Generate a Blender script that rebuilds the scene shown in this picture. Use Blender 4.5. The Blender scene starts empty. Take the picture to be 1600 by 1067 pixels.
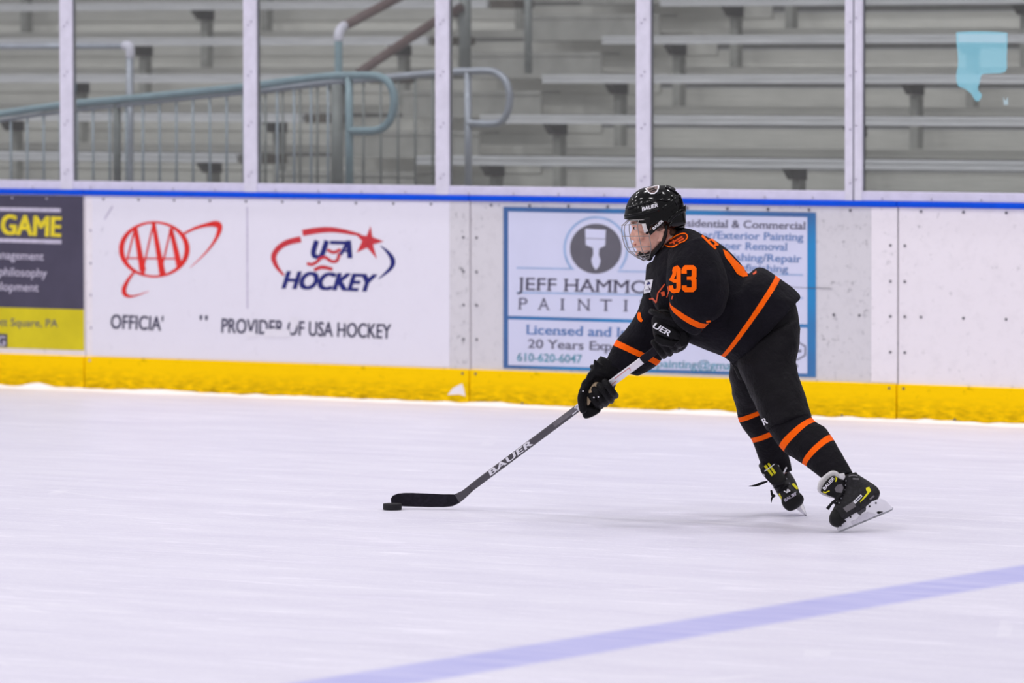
import bpy, bmesh, math, random
from mathutils import Vector, Matrix, noise
from mathutils.bvhtree import BVHTree
from mathutils.kdtree import KDTree
random.seed(7)
SC = bpy.context.scene
COL = SC.collection

# ------------------------------------------------------------------ camera
CAM_H, D = 1.83, 24.91            # camera height, distance to the far boards
YAW, PITCH, ROLL, FPX = .5767, .0501, -.0019, 8889.0
cy, sy = math.cos(YAW), math.sin(YAW)
FH = Vector((-sy, cy, 0)); RH = Vector((cy, sy, 0)); UZ = Vector((0, 0, 1))
FD = FH*math.cos(PITCH) - UZ*math.sin(PITCH)
UD = UZ*math.cos(PITCH) + FH*math.sin(PITCH)
RR = RH*math.cos(ROLL) + UD*math.sin(ROLL)
UR = UD*math.cos(ROLL) - RH*math.sin(ROLL)
CPOS = Vector((0, 0, CAM_H))
cd = bpy.data.cameras.new('camera')
cam = bpy.data.objects.new('camera', cd); COL.objects.link(cam)
cd.sensor_width = 36; cd.lens = FPX*36/1600; cd.clip_start = .5; cd.clip_end = 200
m = Matrix((RR, UR, -FD)).transposed().to_4x4(); m.translation = CPOS
cam.matrix_world = m
cd.dof.use_dof = True; cd.dof.focus_distance = 22.2; cd.dof.aperture_fstop = 4.0
SC.camera = cam

# ------------------------------------------------------------------ light
SC.view_settings.view_transform = 'Standard'; SC.view_settings.look = 'None'
SC.view_settings.exposure = 0.30; SC.view_settings.gamma = 1.0
SC.view_settings.use_curve_mapping = False
w = bpy.data.worlds.new('ambient fill'); SC.world = w; w.use_nodes = True  # even ambient fill added; the ceiling is left off to admit it
w.node_tree.nodes['Background'].inputs[0].default_value = (.95, .94, 1.0, 1)
w.node_tree.nodes['Background'].inputs[1].default_value = .30
LAMP_E = 95
for lx in (-27, -21.5, -16, -10.5, -5):
    for ly in (3, 8.5, 14, 19.5, 24.0):
        ld = bpy.data.lights.new('rink_lamp', 'AREA'); ld.shape = 'RECTANGLE'
        ld.size = 1.4; ld.size_y = .45; ld.energy = LAMP_E; ld.color = (1.0, .975, 1.0)
        lo = bpy.data.objects.new('rink_lamp', ld); COL.objects.link(lo)
        lo.location = (lx + (.9 if int(ly) % 2 else 0), ly, 8.6)

# ------------------------------------------------------------------ helpers
def ray(px, py): return FD*FPX + RR*(px-800) + UR*(533.5-py)
def onY(px, py, Y):
    d = ray(px, py); return CPOS + d*(Y/d.y)
def onZ(px, py, Z):
    d = ray(px, py); return CPOS + d*((Z-CAM_H)/d.z)
def onX(px, py, X):
    d = ray(px, py); return CPOS + d*(X/d.x)
GO = onZ(1255, 815, 0)                       # the ground under the skater
GD = GO.dot(FH)
def P(px, py, dep=0.0):                      # a point dep metres behind the skater's mid plane
    d = ray(px, py); return CPOS + d*((GD+dep)/d.dot(FH))

ORG = {}
def reg(o, org): ORG[o.name] = org; return o
def empty(name, loc, label=None, cat=None, group=None):
    o = bpy.data.objects.new(name, None); COL.objects.link(o); o.location = loc
    o.empty_display_size = .1
    reg(o, Vector(loc)); tag(o, label, cat, group); return o
def tag(o, label=None, cat=None, group=None, kind=None):
    if label: o['label'] = label
    if cat: o['category'] = cat
    if group: o['group'] = group
    if kind: o['kind'] = kind
    return o
def mobj(name, vf, mat, parent=None, smooth=False, attrs=None, label=None):
    vs, fs = vf
    org = ORG[parent.name] if parent is not None else Vector((0, 0, 0))
    me = bpy.data.meshes.new(name)
    me.from_pydata([Vector(v)-org for v in vs], [], fs)
    me.validate(); me.update()
    if smooth: me.polygons.foreach_set('use_smooth', [True]*len(me.polygons))
    if attrs:
        for k, arr in attrs.items():
            a = me.attributes.new(k, 'FLOAT', 'POINT'); a.data.foreach_set('value', arr)
    o = bpy.data.objects.new(name, me); COL.objects.link(o)
    if mat: me.materials.append(mat)
    if parent is not None: o.parent = parent
    if label: o['label'] = label
    reg(o, org); return o
def fixn(o):
    bm = bmesh.new(); bm.from_mesh(o.data); bmesh.ops.recalc_face_normals(bm, faces=bm.faces[:])
    bm.to_mesh(o.data); bm.free(); return o
def join(*parts):
    V, F = [], []
    for v, f in parts:
        n = len(V); V += list(v); F += [tuple(i+n for i in q) for q in f]
    return V, F
def box(x0, x1, y0, y1, z0, z1):
    v = [(x0,y0,z0),(x1,y0,z0),(x1,y1,z0),(x0,y1,z0),(x0,y0,z1),(x1,y0,z1),(x1,y1,z1),(x0,y1,z1)]
    f = [(0,3,2,1),(4,5,6,7),(0,1,5,4),(1,2,6,5),(2,3,7,6),(3,0,4,7)]
    return [Vector(a) for a in v], f
def prism(poly, axis_vec):
    n = len(poly); a = Vector(axis_vec)
    v = [Vector(p) for p in poly] + [Vector(p)+a for p in poly]
    f = [tuple(range(n))[::-1], tuple(range(n, 2*n))] + [(i, (i+1) % n, n+(i+1) % n, n+i) for i in range(n)]
    return v, f
def bevel(o, wd=.004, seg=2):
    md = o.modifiers.new('bevel', 'BEVEL'); md.width = wd; md.segments = seg; md.limit_method = 'ANGLE'
    return o
def crom(pts, sub, closed=False):
    out = []; n = len(pts)
    for i in range(n-1):
        p0, p1, p2, p3 = pts[max(i-1, 0)], pts[i], pts[i+1], pts[min(i+2, n-1)]
        for k in range(sub):
            t = k/sub
            out.append([.5*(2*b+(c-a)*t+(2*a-5*b+4*c-d)*t*t+(3*b-a-3*c+d)*t**3) for a, b, c, d in zip(p0, p1, p2, p3)])
    out.append(list(pts[-1])); return out
def tube(pts, rad, n=10, sub=1, flat=1.0):
    if not isinstance(rad, (list, tuple)): rad = [rad]*len(pts)
    q = [list(p)+[r] for p, r in zip(pts, rad)]
    if sub > 1: q = crom(q, sub)
    pts = [Vector(a[:3]) for a in q]; rad = [a[3] for a in q]
    V, F = [], []; N = len(pts); u = None
    for i in range(N):
        t = (pts[min(i+1, N-1)]-pts[max(i-1, 0)]).normalized()
        if u is None:
            u = t.orthogonal().normalized()
        u = (u - t*u.dot(t)).normalized(); v = t.cross(u)
        for k in range(n):
            a = 2*math.pi*k/n
            V.append(pts[i] + (u*math.cos(a)*flat + v*math.sin(a))*rad[i])
    for i in range(N-1):
        for k in range(n):
            F.append((i*n+k, i*n+(k+1) % n, (i+1)*n+(k+1) % n, (i+1)*n+k))
    V.append(pts[0]); V.append(pts[-1])
    for k in range(n):
        F.append((N*n, (k+1) % n, k)); F.append((N*n+1, (N-1)*n+k, (N-1)*n+(k+1) % n))
    return V, F
def ctube(pts, rad, n=12, sub=6):            # a tube with round ends, for fingers
    if not isinstance(rad, (list, tuple)): rad = [rad]*len(pts)
    a = Vector(pts[0]); b = Vector(pts[-1])
    q = [list(p)+[r] for p, r in zip(pts, rad)]
    q = crom(q, sub)
    d0 = (Vector(q[0][:3])-Vector(q[1][:3])).normalized(); d1 = (Vector(q[-1][:3])-Vector(q[-2][:3])).normalized()
    pre = [list(Vector(q[0][:3])+d0*q[0][3]*s)+[q[0][3]*math.sqrt(max(.0, 1-s*s))+1e-4] for s in (1, .9, .65, .35)]
    post = [list(Vector(q[-1][:3])+d1*q[-1][3]*s)+[q[-1][3]*math.sqrt(max(.0, 1-s*s))+1e-4] for s in (.35, .65, .9, 1)]
    q = pre+q+post
    return tube([p[:3] for p in q], [p[3] for p in q], n)
def loft(rings, n=48, sub=8, ex=2.2, cap=True, perp=0.0):
    """rings: (Lx, Ly, Rx, Ry, depth, depth_radius) - a closed skin through outlines given edge to edge"""
    q = crom([list(map(float, r)) for r in rings], sub)
    V, F, T = [], [], []
    cen = [P((r[0]+r[2])/2, (r[1]+r[3])/2, r[4]) for r in q]
    for j, r in enumerate(q):
        A = P(r[0], r[1], r[4]); B = P(r[2], r[3], r[4]); c = (A+B)/2; a = (B-A)/2; b = FH*r[5]
        if perp:
            ax = (cen[min(j+sub, len(q)-1)]-cen[max(j-sub, 0)]).normalized(); b = (FH-ax*FH.dot(ax)*perp).normalized()*r[5]
        for k in range(n):
            th = 2*math.pi*k/n; co, si = math.cos(th), math.sin(th)
            V.append(c + a*math.copysign(abs(co)**(2/ex), co) + b*math.copysign(abs(si)**(2/ex), si)); T.append(j/sub)
    N = len(q)
    for j in range(N-1):
        for k in range(n):
            F.append((j*n+k, j*n+(k+1) % n, (j+1)*n+(k+1) % n, (j+1)*n+k))
    if cap:
        c0 = sum(V[:n], Vector())/n; c1 = sum(V[(N-1)*n:N*n], Vector())/n
        V += [c0, c1]; T += [0, (N-1)/sub]
        for k in range(n):
            F.append((N*n, (k+1) % n, k)); F.append((N*n+1, (N-1)*n+k, (N-1)*n+(k+1) % n))
    return V, F, T
def blob(c, rx, ry, rz, nu=16, nv=10):       # an ellipsoid in the skater's frame (right, depth, up)
    c = Vector(c); V, F = [], []
    for j in range(nv+1):
        ph = math.pi*j/nv
        for i in range(nu):
            th = 2*math.pi*i/nu
            V.append(c + RH*rx*math.sin(ph)*math.cos(th) + FH*ry*math.sin(ph)*math.sin(th) + UZ*rz*math.cos(ph))
    for j in range(nv):
        for i in range(nu):
            F.append((j*nu+i, (j+1)*nu+i, (j+1)*nu+(i+1) % nu, j*nu+(i+1) % nu))
    return V, F
def remesh(parts, voxel, smooth=6, fac=.5):
    V, F = join(*[(p[0], p[1]) for p in parts])
    me = bpy.data.meshes.new('tmp'); me.from_pydata([tuple(v) for v in V], [], F); me.update()
    bm = bmesh.new(); bm.from_mesh(me); bmesh.ops.recalc_face_normals(bm, faces=bm.faces[:]); bm.to_mesh(me); bm.free()
    o = bpy.data.objects.new('tmp', me); COL.objects.link(o)
    r = o.modifiers.new('r', 'REMESH'); r.mode = 'VOXEL'; r.voxel_size = voxel
    if smooth:
        s = o.modifiers.new('s', 'SMOOTH'); s.iterations = smooth; s.factor = fac
    dg = bpy.context.evaluated_depsgraph_get(); dg.update()
    ne = bpy.data.meshes.new_from_object(o.evaluated_get(dg))
    vs = [v.co.copy() for v in ne.vertices]; fs = [tuple(p.vertices) for p in ne.polygons]
    nn = [v.normal.copy() for v in ne.vertices]
    bpy.data.objects.remove(o); bpy.data.meshes.remove(me); bpy.data.meshes.remove(ne)
    return vs, fs, nn
def slab(poly, dep, th, tilt=(0, 0), rnd=.12, smooth=True):
    """a soft padded plate: px outline, depth of its middle, thickness, depth tilt per px"""
    cx = sum(p[0] for p in poly)/len(poly); cyy = sum(p[1] for p in poly)/len(poly)
    V, F = [], []; n = len(poly)
    prof = [(1-rnd*2.2, -.5), (1-rnd, -.42), (1, -.2), (1, .2), (1-rnd, .42), (1-rnd*2.2, .5)]
    for s, z in prof:
        for x, y in poly:
            X = cx+(x-cx)*s; Y = cyy+(y-cyy)*s
            V.append(P(X, Y, dep+z*th+(X-cx)*tilt[0]+(Y-cyy)*tilt[1]))
    for j in range(len(prof)-1):
        for k in range(n): F.append((j*n+k, j*n+(k+1) % n, (j+1)*n+(k+1) % n, (j+1)*n+k))
    F.append(tuple(range(n))[::-1]); F.append(tuple(range((len(prof)-1)*n, len(prof)*n)))
    return V, F
def smoothpoly(poly, sub=5):
    n = len(poly); p = [list(map(float, a)) for a in poly]
    ext = [p[-1]]+p+[p[0], p[1]]
    out = []
    for i in range(1, n+1):
        a, b, c, d = ext[i-1], ext[i], ext[i+1], ext[i+2] if i+2 < len(ext) else p[1]
        for k in range(sub):
            t = k/sub
            out.append(tuple(.5*(2*b[j]+(c[j]-a[j])*t+(2*a[j]-5*b[j]+4*c[j]-d[j])*t*t+(3*b[j]-a[j]-3*c[j]+d[j])*t**3) for j in (0, 1)))
    return out

# flat 2D shapes -------------------------------------------------------------
def stroke(pts, wd, sub=1):
    if not isinstance(wd, (list, tuple)): wd = [wd]*len(pts)
    q = [[p[0], p[1], a] for p, a in zip(pts, wd)]
    if sub > 1: q = crom(q, sub)
    V, F = [], []; N = len(q)
    for i in range(N):
        def dr(a, b):
            x, y = b[0]-a[0], b[1]-a[1]; l = math.hypot(x, y) or 1; return x/l, y/l
        d1 = dr(q[max(i-1, 0)], q[max(i, 1)]); d2 = dr(q[min(i, N-2)], q[min(i+1, N-1)])
        nx, ny = -(d1[1]+d2[1])/2, (d1[0]+d2[0])/2; l2 = nx*nx+ny*ny
        l2 = max(l2, .35); nx /= l2; ny /= l2; h = q[i][2]/2
        V += [(q[i][0]+nx*h, q[i][1]+ny*h), (q[i][0]-nx*h, q[i][1]-ny*h)]
    for i in range(N-1): F.append((2*i, 2*i+1, 2*i+3, 2*i+2))
    return V, F
def poly2(pts): return [tuple(p) for p in pts], [tuple(range(len(pts)))]
_tc = {}
def glyphs(body, bold=0.0, serif=0.0, sp=1.0):
    key = (body, bold, serif, sp)
    if key in _tc: return _tc[key]
    cu = bpy.data.curves.new('t', 'FONT'); cu.body = body; cu.size = 1; cu.offset = bold; cu.space_character = sp
    cu.fill_mode = 'FRONT'; cu.resolution_u = 4
    o = bpy.data.objects.new('t', cu); COL.objects.link(o)
    dg = bpy.context.evaluated_depsgraph_get(); dg.update()
    me = bpy.data.meshes.new_from_object(o.evaluated_get(dg))
    V = [(v.co.x, v.co.y) for v in me.vertices]; F = [tuple(p.vertices) for p in me.polygons]
    if serif:
        cnt = {}
        for p in me.polygons:
            for e in p.edge_keys: cnt[e] = cnt.get(e, 0)+1
        adj = {}
        bd = [e for e, c in cnt.items() if c == 1]
        for a, b in bd: adj.setdefault(a, []).append(b); adj.setdefault(b, []).append(a)
        for a, b in bd:
            (x0, y0), (x1, y1) = V[a], V[b]
            L = abs(x1-x0)
            if abs(y1-y0) < .012 and .04 < L < .2:
                ys = []
                for k, other in ((a, b), (b, a)):
                    for nb in adj[k]:
                        if nb != other: ys.append(V[nb][1]-y0)
                if len(ys) == 2 and min(abs(ys[0]), abs(ys[1])) > .12 and ys[0]*ys[1] > 0:
                    s = 1 if ys[0] > 0 else -1
                    xa, xb = min(x0, x1)-serif, max(x0, x1)+serif; n = len(V)
                    V += [(xa, y0), (xb, y0), (xb, y0+s*.05), (xa, y0+s*.05)]; F.append((n, n+1, n+2, n+3))
    bpy.data.objects.remove(o); bpy.data.curves.remove(cu); bpy.data.meshes.remove(me)
    _tc[key] = (V, F); return V, F
def text2(body, x0, y0, x1, y1, cap, bold=.0, serif=0.0, shear=0.0, sp=1.0):
    """text whose ink runs from (x0,y0) to (x1,y1) along its baseline, cap height in the same (px) units, y down"""
    V, F = glyphs(body, 0, serif, sp)
    H = glyphs('H', 0)[0]; ch = max(v[1] for v in H)-min(v[1] for v in H); base = min(v[1] for v in H)
    xa = min(v[0] for v in V); xb = max(v[0] for v in V); L = math.hypot(x1-x0, y1-y0)
    ux, uy = (x1-x0)/L, (y1-y0)/L; out = []
    if bold > 0:                              # heavier weight: the glyphs thickened by small shifts
        V, F = join(*[([(x+bold*i, y+bold*.7*j, k) for x, y in V], F) for k, (i, j) in enumerate(((-1, -.6), (1, -.6), (-1, .6), (1, .6)))])
    for v_ in V:
        vx, vy = v_[0], v_[1]
        h = (vy-base)/ch*cap; u = (vx-xa)/(xb-xa)*L + shear*h
        out.append((x0+ux*u+uy*h, y0+uy*u-ux*h, v_[2] if len(v_) > 2 else 0))
    return out, F
def join2(*parts):                           # overlapping shapes, each a hair above the last
    return join(*[([(v[0], v[1], i+(v[2] if len(v) > 2 else 0)) for v in p[0]], p[1]) for i, p in enumerate(parts)])
def lay(v): return v[2]*.00012 if len(v) > 2 else 0.0
def on_board(vf, off=.0042):                 # px shape -> flat lettering on the boards
    out = []
    for v in vf[0]: out.append(onY(v[0], v[1], D-off-lay(v)))
    return out, vf[1]
def bvh_of(vf): return BVHTree.FromPolygons([Vector(v) for v in vf[0]], [tuple(f) for f in vf[1]])
def drape(vf, bvh, lift=.0015, maxlen=4.0, dep=-1.2):
    """lay a flat shape (px) on a surface as its own thin skin"""
    bm = bmesh.new(); vs = [bm.verts.new((v[0], v[1], lay(v))) for v in vf[0]]
    for f in vf[1]:
        try: bm.faces.new([vs[i] for i in f])
        except ValueError: pass
    bmesh.ops.triangulate(bm, faces=bm.faces[:])
    for _ in range(7):
        es = [e for e in bm.edges if e.calc_length() > maxlen]
        if not es: break
        bmesh.ops.subdivide_edges(bm, edges=es, cuts=1)
        bmesh.ops.triangulate(bm, faces=[f for f in bm.faces if len(f.verts) > 3])
    V = []
    for v in bm.verts:
        o = P(v.co.x, v.co.y, dep); d = (o-CPOS).normalized()
        h, nrm, _, _ = bvh.ray_cast(o, d)
        if h is None:
            h, nrm, _, _ = bvh.find_nearest(P(v.co.x, v.co.y, -.1))
        if nrm.dot(d) > 0: nrm = -nrm
        V.append(h + nrm*(lift+v.co.z))
    bm.verts.index_update()
    F = [tuple(x.index for x in f.verts) for f in bm.faces]; bm.free(); return V, F

# ------------------------------------------------------------------ materials
def srgb(r, g, b):
    f = lambda c: (c/255/12.92 if c/255 <= .04045 else ((c/255+.055)/1.055)**2.4)
    return (f(r), f(g), f(b), 1)
class NT:
    def __init__(s, name):
        s.m = bpy.data.materials.new(name); s.m.use_nodes = True
        s.t = s.m.node_tree; s.b = s.t.nodes['Principled BSDF']; s.out = s.t.nodes['Material Output']
    def n(s, ty, **kw):
        x = s.t.nodes.new(ty)
        for k, v in kw.items(): setattr(x, k, v)
        return x
    def l(s, a, b): s.t.links.new(a, b)
    def val(s, sock, v):
        if hasattr(v, 'links'): s.l(v, sock)
        else: sock.default_value = v
    def math(s, op, a, b=0.0, c=0.0, clamp=False):
        x = s.n('ShaderNodeMath', operation=op, use_clamp=clamp)
        s.val(x.inputs[0], a); s.val(x.inputs[1], b); s.val(x.inputs[2], c); return x.outputs[0]
    def mix(s, f, a, b, bt='MIX'):
        x = s.n('ShaderNodeMix', data_type='RGBA', blend_type=bt)
        s.val(x.inputs[0], f); s.val(x.inputs[6], a); s.val(x.inputs[7], b); return x.outputs[2]
    def coord(s, out='Object', scale=(1, 1, 1), rot=(0, 0, 0)):
        c = s.n('ShaderNodeTexCoord'); mp = s.n('ShaderNodeMapping')
        mp.inputs['Scale'].default_value = scale; mp.inputs['Rotation'].default_value = rot
        s.l(c.outputs[out], mp.inputs[0]); return mp.outputs[0]
    def noise(s, vec, scale=5, detail=4, rough=.55):
        x = s.n('ShaderNodeTexNoise'); x.inputs['Scale'].default_value = scale; x.inputs['Detail'].default_value = detail
        x.inputs['Roughness'].default_value = rough; s.l(vec, x.inputs['Vector']); return x.outputs[0]
    def ramp(s, f, a, b, lo=(0, 0, 0, 1), hi=(1, 1, 1, 1)):
        x = s.n('ShaderNodeValToRGB'); x.color_ramp.elements[0].position = a; x.color_ramp.elements[1].position = b
        x.color_ramp.elements[0].color = lo; x.color_ramp.elements[1].color = hi; s.l(f, x.inputs[0]); return x.outputs[0]
    def bump(s, h, st=.3, dist=.01):
        x = s.n('ShaderNodeBump'); x.inputs['Strength'].default_value = st; x.inputs['Distance'].default_value = dist
        s.l(h, x.inputs['Height']); s.l(x.outputs[0], s.b.inputs['Normal'])
    def base(s, c): s.val(s.b.inputs['Base Color'], c)
    def set(s, rough=.5, spec=.5, metal=0.0):
        s.b.inputs['Roughness'].default_value = rough; s.b.inputs['Specular IOR Level'].default_value = spec
        s.b.inputs['Metallic'].default_value = metal; return s
def mat(name, col, rough=.5, spec=.5, metal=0.0, var=.08, vs=12, bump=0.0, bs=200):
    t = NT(name).set(rough, spec, metal)
    v = t.coord(); nz = t.noise(v, vs, 5)
    d = tuple(c*(1-var) for c in col[:3])+(1,); u = tuple(min(1, c*(1+var)) for c in col[:3])+(1,)
    t.base(t.ramp(nz, .35, .65, d, u))
    if bump: t.bump(t.noise(v, bs, 3), bump, .002)
    return t.m
def speckled(name, col, dirt, amount=.5, sc=9, lowdirt=0.0, stretch=(1, 1, 1), rough=.45, spec=.15, thr=.6):
    """painted plastic with puck scuffs and specks"""
    t = NT(name).set(rough, spec)
    v = t.coord(); n1 = t.noise(v, sc*2.2, 6, .7); n2 = t.noise(v, sc*.35, 4, .6); n3 = t.noise(t.coord(scale=stretch), sc*1.3, 7, .75)
    a = t.math('SUBTRACT', n1, thr); a = t.math('MULTIPLY', a, 14, clamp=True)
    b = t.math('SUBTRACT', n2, .44); b = t.math('MULTIPLY', b, 5, clamp=True)
    f = t.math('MULTIPLY', a, b); f = t.math('MULTIPLY', f, amount)
    g = t.math('SUBTRACT', n3, .5); g = t.math('MULTIPLY', g, 3.0, clamp=True); g = t.math('MULTIPLY', g, amount*.28)
    f = t.math('MAXIMUM', f, g)
    if lowdirt:
        sep = t.n('ShaderNodeSeparateXYZ'); t.l(t.coord(), sep.inputs[0])
        z = t.math('MULTIPLY_ADD', sep.outputs[2], -1/.11, 1.25, clamp=True)
        n4 = t.noise(t.coord(scale=(1, 1, 4)), 14, 6, .7)
        z = t.math('MULTIPLY', z, t.math('MULTIPLY', t.math('SUBTRACT', n4, .36), 3.2, clamp=True))
        f = t.math('MAXIMUM', f, t.math('MULTIPLY', z, lowdirt))
    t.base(t.mix(f, col, dirt)); return t.m

M = {}
M['white'] = speckled('white board plastic', srgb(237, 231, 235), srgb(146, 142, 146), .65, thr=.585)
M['scuffed'] = speckled('scuffed grey board plastic', srgb(214, 211, 214), srgb(112, 110, 116), .85, 11, thr=.565)
M['sheet'] = speckled('white advertising film', srgb(230, 227, 236), srgb(170, 166, 178), .3, 7)
M['yellow'] = speckled('yellow kick plate plastic', srgb(255, 207, 0), srgb(150, 116, 6), .45, 9, .85, (1, 1, 3), spec=.06)
M['blue'] = mat('blue cap rail plastic', srgb(0, 78, 214), .4, .12, var=.05)
M['alu'] = mat('pale aluminium', srgb(208, 204, 224), .5, .4, .0, .05, 20)
M['post'] = mat('pale aluminium post', srgb(214, 211, 224), .5, .4, .0, .06, 14)
M['gasket'] = mat('dark rubber gasket', srgb(92, 94, 100), .7)
M['bolt'] = mat('dark bolt heads', srgb(82, 80, 88), .5)
M['boltpale'] = mat('pale bolt heads', srgb(176, 172, 186), .5)
M['bench'] = NT('mill finish aluminium seat')
t = M['bench'].set(.5, .4, .1); vv = t.coord(scale=(.35, 1, 9)); nn_ = t.noise(vv, 9, 6, .6)
t.base(t.ramp(nn_, .25, .8, srgb(176, 176, 178), srgb(220, 220, 222))); M['bench'] = t.m
M['steprise'] = mat('grey step metal', srgb(150, 149, 144), .6, .3, 0, .1, 8)
t = NT('weathered aluminium riser').set(.6, .3, .05); vv = t.coord(scale=(.4, 1, 14)); nn_ = t.noise(vv, 8, 6, .65)
n2 = t.noise(t.coord(), 5, 5, .65)
t.base(t.mix(t.math('MULTIPLY', n2, .5), t.ramp(nn_, .25, .8, srgb(196, 195, 189), srgb(236, 234, 227)), srgb(178, 176, 171))); M['riser'] = t.m
M['bracket'] = mat('dark galvanised bracket', srgb(64, 62, 60), .6, .3, var=.2)
M['brackpost'] = mat('grey galvanised bracket post', srgb(138, 138, 133), .6, .3, var=.12)
M['teal'] = mat('grey green painted pipe', srgb(142, 166, 174), .35, .5, .1, .07)
M['pipe'] = mat('galvanised pipe', srgb(158, 162, 172), .35, .5, .3, .08)
M['picket'] = mat('thin grey picket', srgb(168, 178, 186), .5, .4, .1, .08)
M['darkpipe'] = mat('dull grey pipe', srgb(124, 128, 126), .5, .4, .2, .1)
M['brown'] = mat('brown painted handrail', srgb(104, 84, 82), .5, .4, 0, .12)
M['brownstep'] = mat('brown step edge', srgb(84, 78, 70), .7, .3, 0, .15)
M['concrete'] = mat('concrete', srgb(170, 168, 163), .9, .2, 0, .15, 3)
M['wall'] = mat('arena wall paint', srgb(120, 119, 116), .8, .2)
# lettering colours
M['red'] = mat('red print', srgb(222, 44, 38), .5, .3); M['logored'] = mat('deep red print', srgb(200, 54, 62), .5, .3)
M['navy'] = mat('navy print', srgb(30, 34, 112), .5, .3); M['ink'] = mat('worn dark print', srgb(62, 60, 84), .5, .3, 0, .3, 60)
M['slate'] = mat('slate print', srgb(74, 70, 88), .5, .3, 0, .08, 6)
M['greyink'] = mat('grey print', srgb(88, 86, 104), .5, .3, 0, .2, 50)
M['steelink'] = mat('steel blue print', srgb(84, 122, 176), .5, .3, 0, .2, 50)
M['tealink'] = mat('teal print', srgb(70, 140, 160), .5, .3, 0, .35, 50)
M['yelink'] = mat('yellow print', srgb(226, 206, 44), .5, .3, 0, .12, 40)
M['lime'] = mat('yellow green print', srgb(212, 196, 22), .5, .3, 0, .07, 5)
M['paleink'] = mat('pale print', srgb(196, 190, 208), .5, .3, 0, .1, 40)
M['signwhite'] = mat('pale sign face', srgb(208, 210, 232), .45, .35, 0, .02, 4)
M['signline'] = mat('light blue print', srgb(150, 176, 212), .5, .3)
M['signdark'] = mat('charcoal print', srgb(98, 96, 104), .5, .3, 0, .05)
t = NT('blue sign border').set(.45, .35); nn_ = t.noise(t.coord(), 1.6, 2, .5)
t.base(t.ramp(nn_, .44, .66, srgb(66, 102, 154), srgb(36, 134, 192))); M['border'] = t.m
M['worn'] = mat('worn patch', srgb(229, 226, 233), .5, .3, 0, .03)

# ice ----------------------------------------------------------------------
t = NT('skated ice').set(.42, .22)
b0 = onZ(449, 1067, 0).x; b1 = onZ(662, 1067, 0).x; BL = (b0+b1)/2
geo = t.n('ShaderNodeNewGeometry'); pos = geo.outputs['Position']
def gmap(sc, rot=(0, 0, 0)):
    mp = t.n('ShaderNodeMapping'); mp.inputs['Scale'].default_value = sc; mp.inputs['Rotation'].default_value = rot
    t.l(pos, mp.inputs[0]); return mp.outputs[0]
streak = t.noise(gmap((.55, 2.6, 1), (0, 0, .3)), 1.5, 7, .62)
streak2 = t.noise(gmap((.8, 5.5, 1), (0, 0, -.35)), 2.0, 8, .7)
grain = t.noise(gmap((1, 1, 1)), 55, 4, .7)
c = t.ramp(streak, .3, .68, srgb(216, 212, 229), srgb(236, 233, 245))
c = t.mix(t.ramp(streak2, .52, .78), c, srgb(240, 238, 248))
c = t.mix(t.math('MULTIPLY', t.ramp(streak2, .42, .3), .35), c, srgb(200, 197, 214))
c = t.mix(t.ramp(grain, .55, .8), c, srgb(243, 241, 250))
for ang, sc, wd, st in ((.25, 1.1, .012, .5), (1.9, .8, .010, .45), (-.6, 1.6, .012, .35), (2.6, .6, .008, .4)):
    wv = t.n('ShaderNodeTexVoronoi', feature='DISTANCE_TO_EDGE'); wv.inputs['Scale'].default_value = sc
    t.l(gmap((.25, 1.4, 1), (0, 0, ang)), wv.inputs['Vector'])
    ln = t.math('LESS_THAN', wv.outputs['Distance'], wd*.6)
    brk = t.ramp(t.noise(gmap((1, 1, 1), (0, 0, ang)), 1.3+sc, 3, .6), .5, .62)
    c = t.mix(t.math('MULTIPLY', t.math('MULTIPLY', ln, brk), st*.55), c, srgb(247, 245, 252))
sep = t.n('ShaderNodeSeparateXYZ'); t.l(pos, sep.inputs[0])
wob = t.math('MULTIPLY', t.math('SUBTRACT', grain, .5), .05)
dx = t.math('ABSOLUTE', t.math('ADD', t.math('SUBTRACT', sep.outputs[0], BL), wob))
band = t.math('MULTIPLY_ADD', dx, -1/.07, .19/.07, clamp=True)
lc = t.mix(t.ramp(streak2, .35, .7), srgb(172, 173, 224), srgb(196, 195, 234))
c = t.mix(t.math('MULTIPLY', band, .95), c, lc)
t.base(c)
t.bump(grain, .15, .004)
M['ice'] = t.m
M['snow'] = mat('shaved snow', srgb(242, 241, 247), .9, .1, 0, .02)
# glass ---------------------------------------------------------------------
t = NT('acrylic shield glass'); nt = t.t
tr = t.n('ShaderNodeBsdfTransparent'); tr.inputs[0].default_value = (.93, .95, .95, 1)
gl = t.n('ShaderNodeBsdfGlossy'); gl.inputs['Roughness'].default_value = .08
fr = t.n('ShaderNodeFresnel'); fr.inputs[0].default_value = 1.3
hz = t.n('ShaderNodeBsdfDiffuse'); hz.inputs[0].default_value = (.9, .9, .88, 1); hm = t.n('ShaderNodeMixShader'); hm.inputs[0].default_value = .035  # scuffed glass, its whitish haze mixed in to brighten the stands behind
t.l(tr.outputs[0], hm.inputs[1]); t.l(hz.outputs[0], hm.inputs[2])
mx = t.n('ShaderNodeMixShader'); t.l(fr.outputs[0], mx.inputs[0]); t.l(hm.outputs[0], mx.inputs[1]); t.l(gl.outputs[0], mx.inputs[2])
t.l(mx.outputs[0], t.out.inputs[0]); M['glass'] = t.m
def film(name, col, alpha):
    t = NT(name).set(.4, .2); t.base(col); t.b.inputs['Alpha'].default_value = alpha; return t.m
M['cyan'] = film('cyan reflection tint', srgb(150, 220, 235), .66); M['cyan2'] = film('pale cyan reflection tint', srgb(205, 238, 246), .5)  # colours of the painted reflection and the speck below it
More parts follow.
